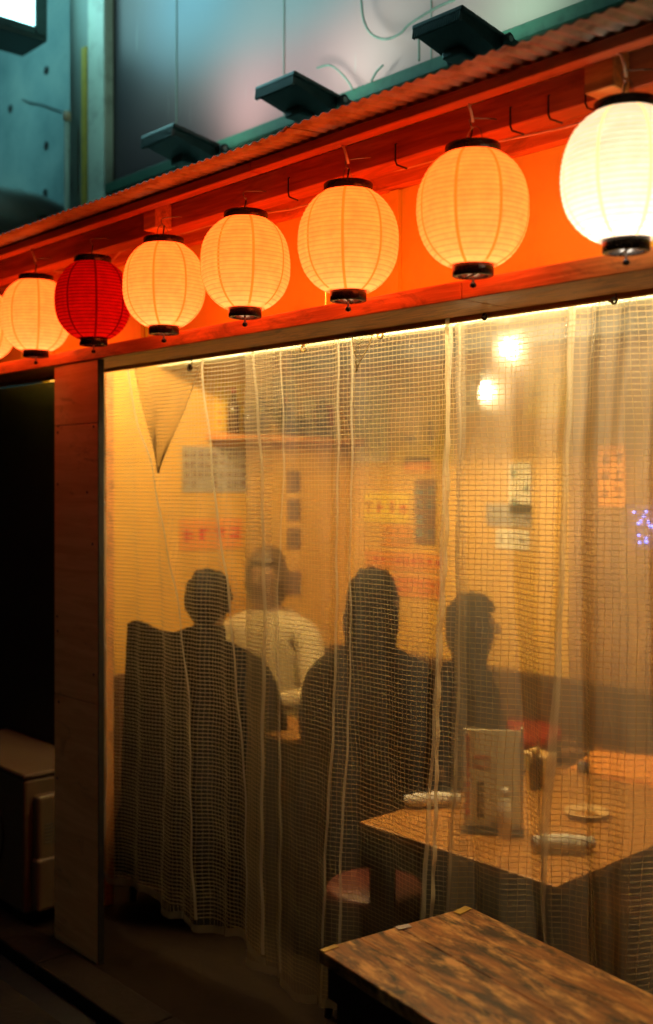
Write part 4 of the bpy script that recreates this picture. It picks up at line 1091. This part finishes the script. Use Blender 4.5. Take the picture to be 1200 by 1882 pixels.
# ------------------------------------------------------------------ vinyl curtain
YC, ZT = 2.10, 2.045
class Panel:
    def __init__(s, xl, xr, zbot, seams, y0, phase, amp=1.0, topdip=None):
        s.xl, s.xr, s.zb, s.y0, s.ph, s.amp = xl, xr, zbot, y0, phase, amp
        s.mat = M_vinyl; s.seams = seams; s.topdip = topdip or []
    def seam_x(s, q, z):
        P = [on_y(px, py, s.y0) for px, py in q['px']]
        zz = np.array([p.z for p in P])[::-1]; xx = np.array([p.x for p in P])[::-1]
        return np.interp(z, zz, xx)
    def top(s, x):
        t = np.full_like(x, ZT)
        for c, wd, d in s.topdip: t = t - d * np.clip(1 - ((x - c) / wd) ** 2, 0, 1) ** .7
        return t
    def bot(s, x):
        return s.zb + .016 * np.sin(x * 9.0 + s.ph) + .010 * np.sin(x * 23 + 2 * s.ph)
    def y(s, x, z):
        u = np.clip((ZT - z) / 1.9, 0, 1)
        A = (.002 + .0085 * u ** .8) * s.amp * (1 + .5 * np.sin(1.7 * x + s.ph))
        drift = .05 * np.sin(z * 2.1 + x) * (1 - .3 * u)
        y = s.y0 + A * np.sin(2 * PI * (x + drift) / .17 + s.ph + .7 * np.sin(2.3 * x)) + .22 * A * np.sin(2 * PI * (x + .6 * drift) / .072 + 3 * s.ph)
        y = y + .0025 * np.sin(z * 11 + 3 * x + s.ph) * np.sin(x * 7 + z * 3) + .002 * np.sin(z * 29 + x * 13)
        y = y + .014 * s.amp * np.sin(2 * PI * (x + drift * 1.6) / .41 + s.ph * 2) * u
        for q in s.seams:
            d = (x - s.seam_x(q, z)) / q.get('w', .028)
            y = y - q.get('a', .014) * np.exp(-d * d)
        return y
    def x(s, x, z):
        u = np.clip((ZT - z) / 1.9, 0, 1)
        return x + .004 * u * np.cos(2 * PI * x / .17 + s.ph)
    def P(s, x, z):
        x = np.asarray(x, float); z = np.asarray(z, float)
        X = s.x(x, z); return np.stack([X, s.y(x, z), z], -1)
def grid_faces(nu, nv, off=0):
    i, j = np.meshgrid(np.arange(nu - 1), np.arange(nv - 1), indexing='ij'); a = off + i * nv + j
    return np.stack([a, a + nv, a + nv + 1, a + 1], -1).reshape(-1, 4)
def tapes(lines, r, vertical):
    """lines: (n, m, 3). flat woven tapes lying on the outer face of the film"""
    n, m, _ = lines.shape
    L = lines.copy(); L[..., 1] -= .0009
    if vertical:
        q = np.zeros_like(L); q[..., 0] = 1.0
        d = np.gradient(L, axis=1); q -= d * (q * d).sum(-1, keepdims=True) / ((d * d).sum(-1, keepdims=True) + 1e-12)
    else:
        q = np.zeros_like(L); q[..., 2] = 1.0
    q /= np.linalg.norm(q, axis=-1, keepdims=True) + 1e-9
    V = np.stack([L - q * r, L + q * r], 2)
    idx = np.arange(n * m * 2).reshape(n, m, 2)
    F = np.stack([idx[:, :-1, 0], idx[:, 1:, 0], idx[:, 1:, 1], idx[:, :-1, 1]], -1).reshape(-1, 4)
    return V.reshape(-1, 3), F
def build_curtain(pn, lab, eyelets):
    root = empty('vinyl_curtain', label=lab, cat='plastic curtain', group='clear plastic curtain panels under the shelf beam')
    nu, nv = int((pn.xr - pn.xl) / .008) + 1, 170
    xs = np.linspace(pn.xl, pn.xr, nu); tp, bt = pn.top(xs), pn.bot(xs)
    tt = np.linspace(0, 1, nv)
    X = np.repeat(xs[:, None], nv, 1); Zz = tp[:, None] + (bt - tp)[:, None] * tt[None, :]
    V = pn.P(X, Zz).reshape(-1, 3); F = grid_faces(nu, nv)
    me = np_mesh('film', V, F)
    uv = me.uv_layers.new(name='UVMap'); li = np.zeros(len(me.loops), dtype=np.int32); me.loops.foreach_get('vertex_index', li)
    UV = np.stack([(X - pn.xl).ravel(), (Zz - .1).ravel()], -1)[li]; uv.data.foreach_set('uv', UV.astype(np.float32).ravel())
    add('film', me, pn.mat, root)
    # threads
    n = int((pn.xr - pn.xl) / CELL_X); xv = pn.xl + CELL_X * (np.arange(1, n)); m = 90
    t2, b2 = pn.top(xv), pn.bot(xv); zv = t2[:, None] + (b2 - t2)[:, None] * np.linspace(0, 1, m)[None]
    V1, F1 = tapes(pn.P(np.repeat(xv[:, None], m, 1), zv), .00065, True)
    zlo, zhi = pn.bot(xs).max() + .01, ZT
    zh = .1 + CELL_Z * np.arange(math.ceil((zlo - .1) / CELL_Z), int((zhi - .1) / CELL_Z)); mh = int((pn.xr - pn.xl) / .012)
    xh = np.linspace(pn.xl, pn.xr, mh); zg = np.minimum(np.repeat(zh[:, None], mh, 1), pn.top(xh)[None, :] - .0005)
    V2, F2 = tapes(pn.P(np.repeat(xh[None], len(zh), 0), zg), .0010, False)
    me = np_mesh('reinforcing_threads', np.concatenate([V1, V2]), np.concatenate([F1, F2 + len(V1)]))
    add('reinforcing_threads', me, M_thread, root, kind='stuff')
    # welded strips that follow the film
    def strip(xf, wd, mat, name, z0=None, z1=None, off=.0022):
        z1 = ZT - .002 if z1 is None else z1; z0 = zlo - .006 if z0 is None else z0
        zz = np.linspace(z1, z0, 130); VV = []
        for k in (-1, -.33, .33, 1):
            xx = xf(zz) + k * wd / 2; p = pn.P(xx, zz); p[:, 1] -= off; VV.append(p)
        VV = np.stack(VV, 0).reshape(-1, 3); me = np_mesh(name, VV, grid_faces(4, 130))
        uv = me.uv_layers.new(name='UVMap')
        o = add(name, me, mat, root); return o
    for q in pn.seams:
        if q.get('strip', True):
            z1 = on_y(*q['px'][0], pn.y0).z if q.get('cut') else None; z0 = on_y(*q['px'][-1], pn.y0).z if q.get('cut') else None
            strip(lambda z, q=q: pn.seam_x(q, z), q.get('sw', .011), q.get('mat', M_strip), 'welded_seam', z0, z1)
    xx = np.linspace(pn.xl, pn.xr, 200); hb = pn.bot(xx)      # doubled bottom hem
    VV = np.stack([pn.P(xx, hb + dz) - np.array([0, .0016, 0]) for dz in (-.003, .006, .014, .022)], 0).reshape(-1, 3)
    hm_ = np_mesh('bottom_hem', VV, grid_faces(4, 200)); hm_.uv_layers.new(name='UVMap'); add('bottom_hem', hm_, M_vinylC, root)
    if pn is PA: strip(lambda z: np.full_like(z, pn.xl + .013), .024, M_strip, 'side_hem')
    ey = MB().lathe([(.006, -.001), (.013, -.001), (.0135, .001), (.012, .0025), (.006, .0015), (.006, -.001)], 20, close=False).mesh('eyelet')
    for (px, py) in eyelets:
        p = on_y(px, py, pn.y0); q = pn.P(np.array([p.x]), np.array([min(p.z, ZT)]))[0]
        add('eyelet', ey, M_alu, root, loc=(q[0], q[1] - .004, q[2]), rot=(PI / 2, 0, 0))
    return root
XA = on_y(186, 0, YC).x
PA = Panel(XA, on_y(500, 0, YC).x, .155, [
    dict(px=[(240, 660), (262, 790), (292, 880), (330, 1080), (360, 1300), (372, 1700)], a=.014, sw=.008, mat=M_strip),
    dict(px=[(380, 690), (398, 840), (424, 1060), (440, 1260), (456, 1450), (458, 1790)], a=.016, sw=.009),
    dict(px=[(474, 660), (486, 830), (494, 1100), (496, 1400), (497, 1790)], a=.018, sw=.012)],
    YC, .4, .9, topdip=[((on_y(292, 0, YC).x + .05), .16, .028)])
PB_ = Panel(on_y(452, 0, YC + .03).x, on_y(856, 0, YC + .03).x, .09, [
    dict(px=[(522, 640), (530, 850), (518, 1130), (515, 1790)], a=.010, sw=.006),
    dict(px=[(632, 610), (627, 900), (620, 1300), (606, 1790)], a=.018, sw=.009),
    dict(px=[(656, 600), (655, 900), (650, 1150), (634, 1500), (628, 1790)], a=.014, sw=.008),
    dict(px=[(838, 560), (832, 760), (820, 1000), (803, 1300), (783, 1790)], a=.016, sw=.012)],
    YC + .028, 2.1, 1.05, topdip=[(on_y(672, 0, YC).x, .09, .02)])
PC_ = Panel(on_y(838, 0, YC).x, 1.15, .10, [
    dict(px=[(851, 560), (852, 760), (852, 1000), (850, 1200), (846, 1500), (842, 1790)], a=.016, sw=.009),
    dict(px=[(898, 560), (890, 720), (868, 870), (862, 1000), (860, 1790)], a=.010, strip=False),
    dict(px=[(1060, 540), (1052, 780), (1040, 1060), (1028, 1380), (1012, 1790)], a=.022, w=.026, sw=.017),
    dict(px=[(1112, 560), (1106, 800), (1116, 1100), (1100, 1790)], a=.016, strip=False),
    dict(px=[(1172, 560), (1150, 800), (1160, 1300), (1168, 1790)], a=.020, w=.03, strip=False)],
    YC, 3.6, 1.7, topdip=[(on_y(1140, 0, YC).x, .12, .03)])
PB_.mat = M_vinylB; PC_.mat = M_vinylC
build_curtain(PA, 'left clear plastic curtain panel with sagging folded top corner', [(190, 925), (189, 1190), (352, 676)])
build_curtain(PB_, 'middle clear plastic curtain panel with four long welded seams', [(560, 640), (700, 615)])
cr = build_curtain(PC_, 'right clear plastic curtain panel in front of the dining table', [(893, 575), (1130, 546)])
# bright overlapped edge of the right panel
def edge_strip():
    zz = np.linspace(ZT - .004, .12, 160); P = [on_y(a, b, YC) for a, b in [(841, 560), (840, 760), (836, 1000), (826, 1250), (816, 1500), (806, 1790)]]
    xx = np.interp(zz, [p.z for p in P][::-1], [p.x for p in P][::-1]); VV = []
    for k in (-1, -.3, .3, 1):
        x = xx + k * .0065; y = YC - .036 + .003 * np.sin(zz * 60) * (1 if k > 0 else .3) - .004 * np.sin(zz * 7)
        VV.append(np.stack([x, y, zz], -1))
    me = np_mesh('rolled_edge', np.stack(VV, 0).reshape(-1, 3), grid_faces(4, 160)); me.uv_layers.new(name='UVMap')
    o = add('rolled_edge', me, M_edge, cr)
edge_strip()
# folded flaps at the top
def flap(a, b, tip, Y, n=18):
    A, B, T = on_y(*a, Y), on_y(*b, Y), on_y(*tip, Y)
    root = empty('curtain_flap')
    def pt(u, v):     # v 0 at top, 1 at the tip
        p = (A * (1 - u) + B * u) * (1 - v) + T * v
        p = p.copy(); p.y -= .022 * math.sin(PI * u) * (1 - v) + .004 * math.sin(u * 9 + v * 6); p.z -= .014 * math.sin(PI * u) * (1 - v)
        return p
    V = [pt(i / n, j / n * .985) for i in range(n + 1) for j in range(n + 1)]
    me = np_mesh('flap_film', np.array([tuple(v) for v in V]), grid_faces(n + 1, n + 1))
    uv = me.uv_layers.new(name='UVMap'); 
    for l in me.loops:
        c = me.vertices[l.vertex_index].co; uv.data[l.index].uv = (c.x, c.z)
    add('flap_film', me, M_vinyl, root)
    mb = MB(); L = (B - A).length; H = (T - (A + B) / 2).length
    for k in range(1, int(L / CELL_X)):
        u = k * CELL_X / L; mb.tube([pt(u, j / 10 * .985) for j in range(11)], .0006, 3, False)
    for k in range(1, int(H / CELL_Z)):
        v_ = k * CELL_Z / H; mb.tube([pt(j / 8, v_) for j in range(9)], .0007, 3, False)
    mb.build('flap_threads', M_thread, root, kind='stuff')
    mb = MB(); mb.tube([pt(0, j / 14 * .985) for j in range(15)], .0012, 5); mb.build('flap_edge', M_thread, root)
    mb = MB(); mb.tube([pt(1, j / 14 * .985) for j in range(15)], .0014, 5); mb.build('flap_edge', M_thread, root)
    return root
f1 = flap((247, 672), (372, 662), (291, 872), YC - .028)
tag(f1, 'triangular folded flap of plastic curtain at its upper left corner', 'curtain flap')
f2 = flap((648, 612), (688, 606), (655, 684), YC - .014)
tag(f2, 'small folded flap of plastic curtain below the third lantern', 'curtain flap')
# hooks holding the curtain
for px, py, lab in ((352, 672, 'wire hook holding the curtain eyelet at the upper left'), (892, 578, 'wire hook holding the curtain below the large orange lantern'), (1130, 548, 'round metal hook plate holding the curtain below the white lantern')):
    p = on_y(px, py, YC - .03)
    r = empty('curtain_hook', tuple(p), label=lab, cat='hook')
    MB().tube([(0, 0, 2.014 - p.z), (.003, 0, .012), (.006, -.004, 0), (0, -.005, -.008), (-.006, -.003, -.003)], .0018, 6).build('wire', M_wire, r)
    mb = MB(); mb.lathe([(.004, -.001), (.009, -.001), (.009, .002), (.004, .002), (.004, -.001)], 18, close=False)
    mb.build('ring', M_glass_b if px < 900 else M_alu, r, loc=(0, -.003, -.006), rot=(PI / 2, 0, 0))
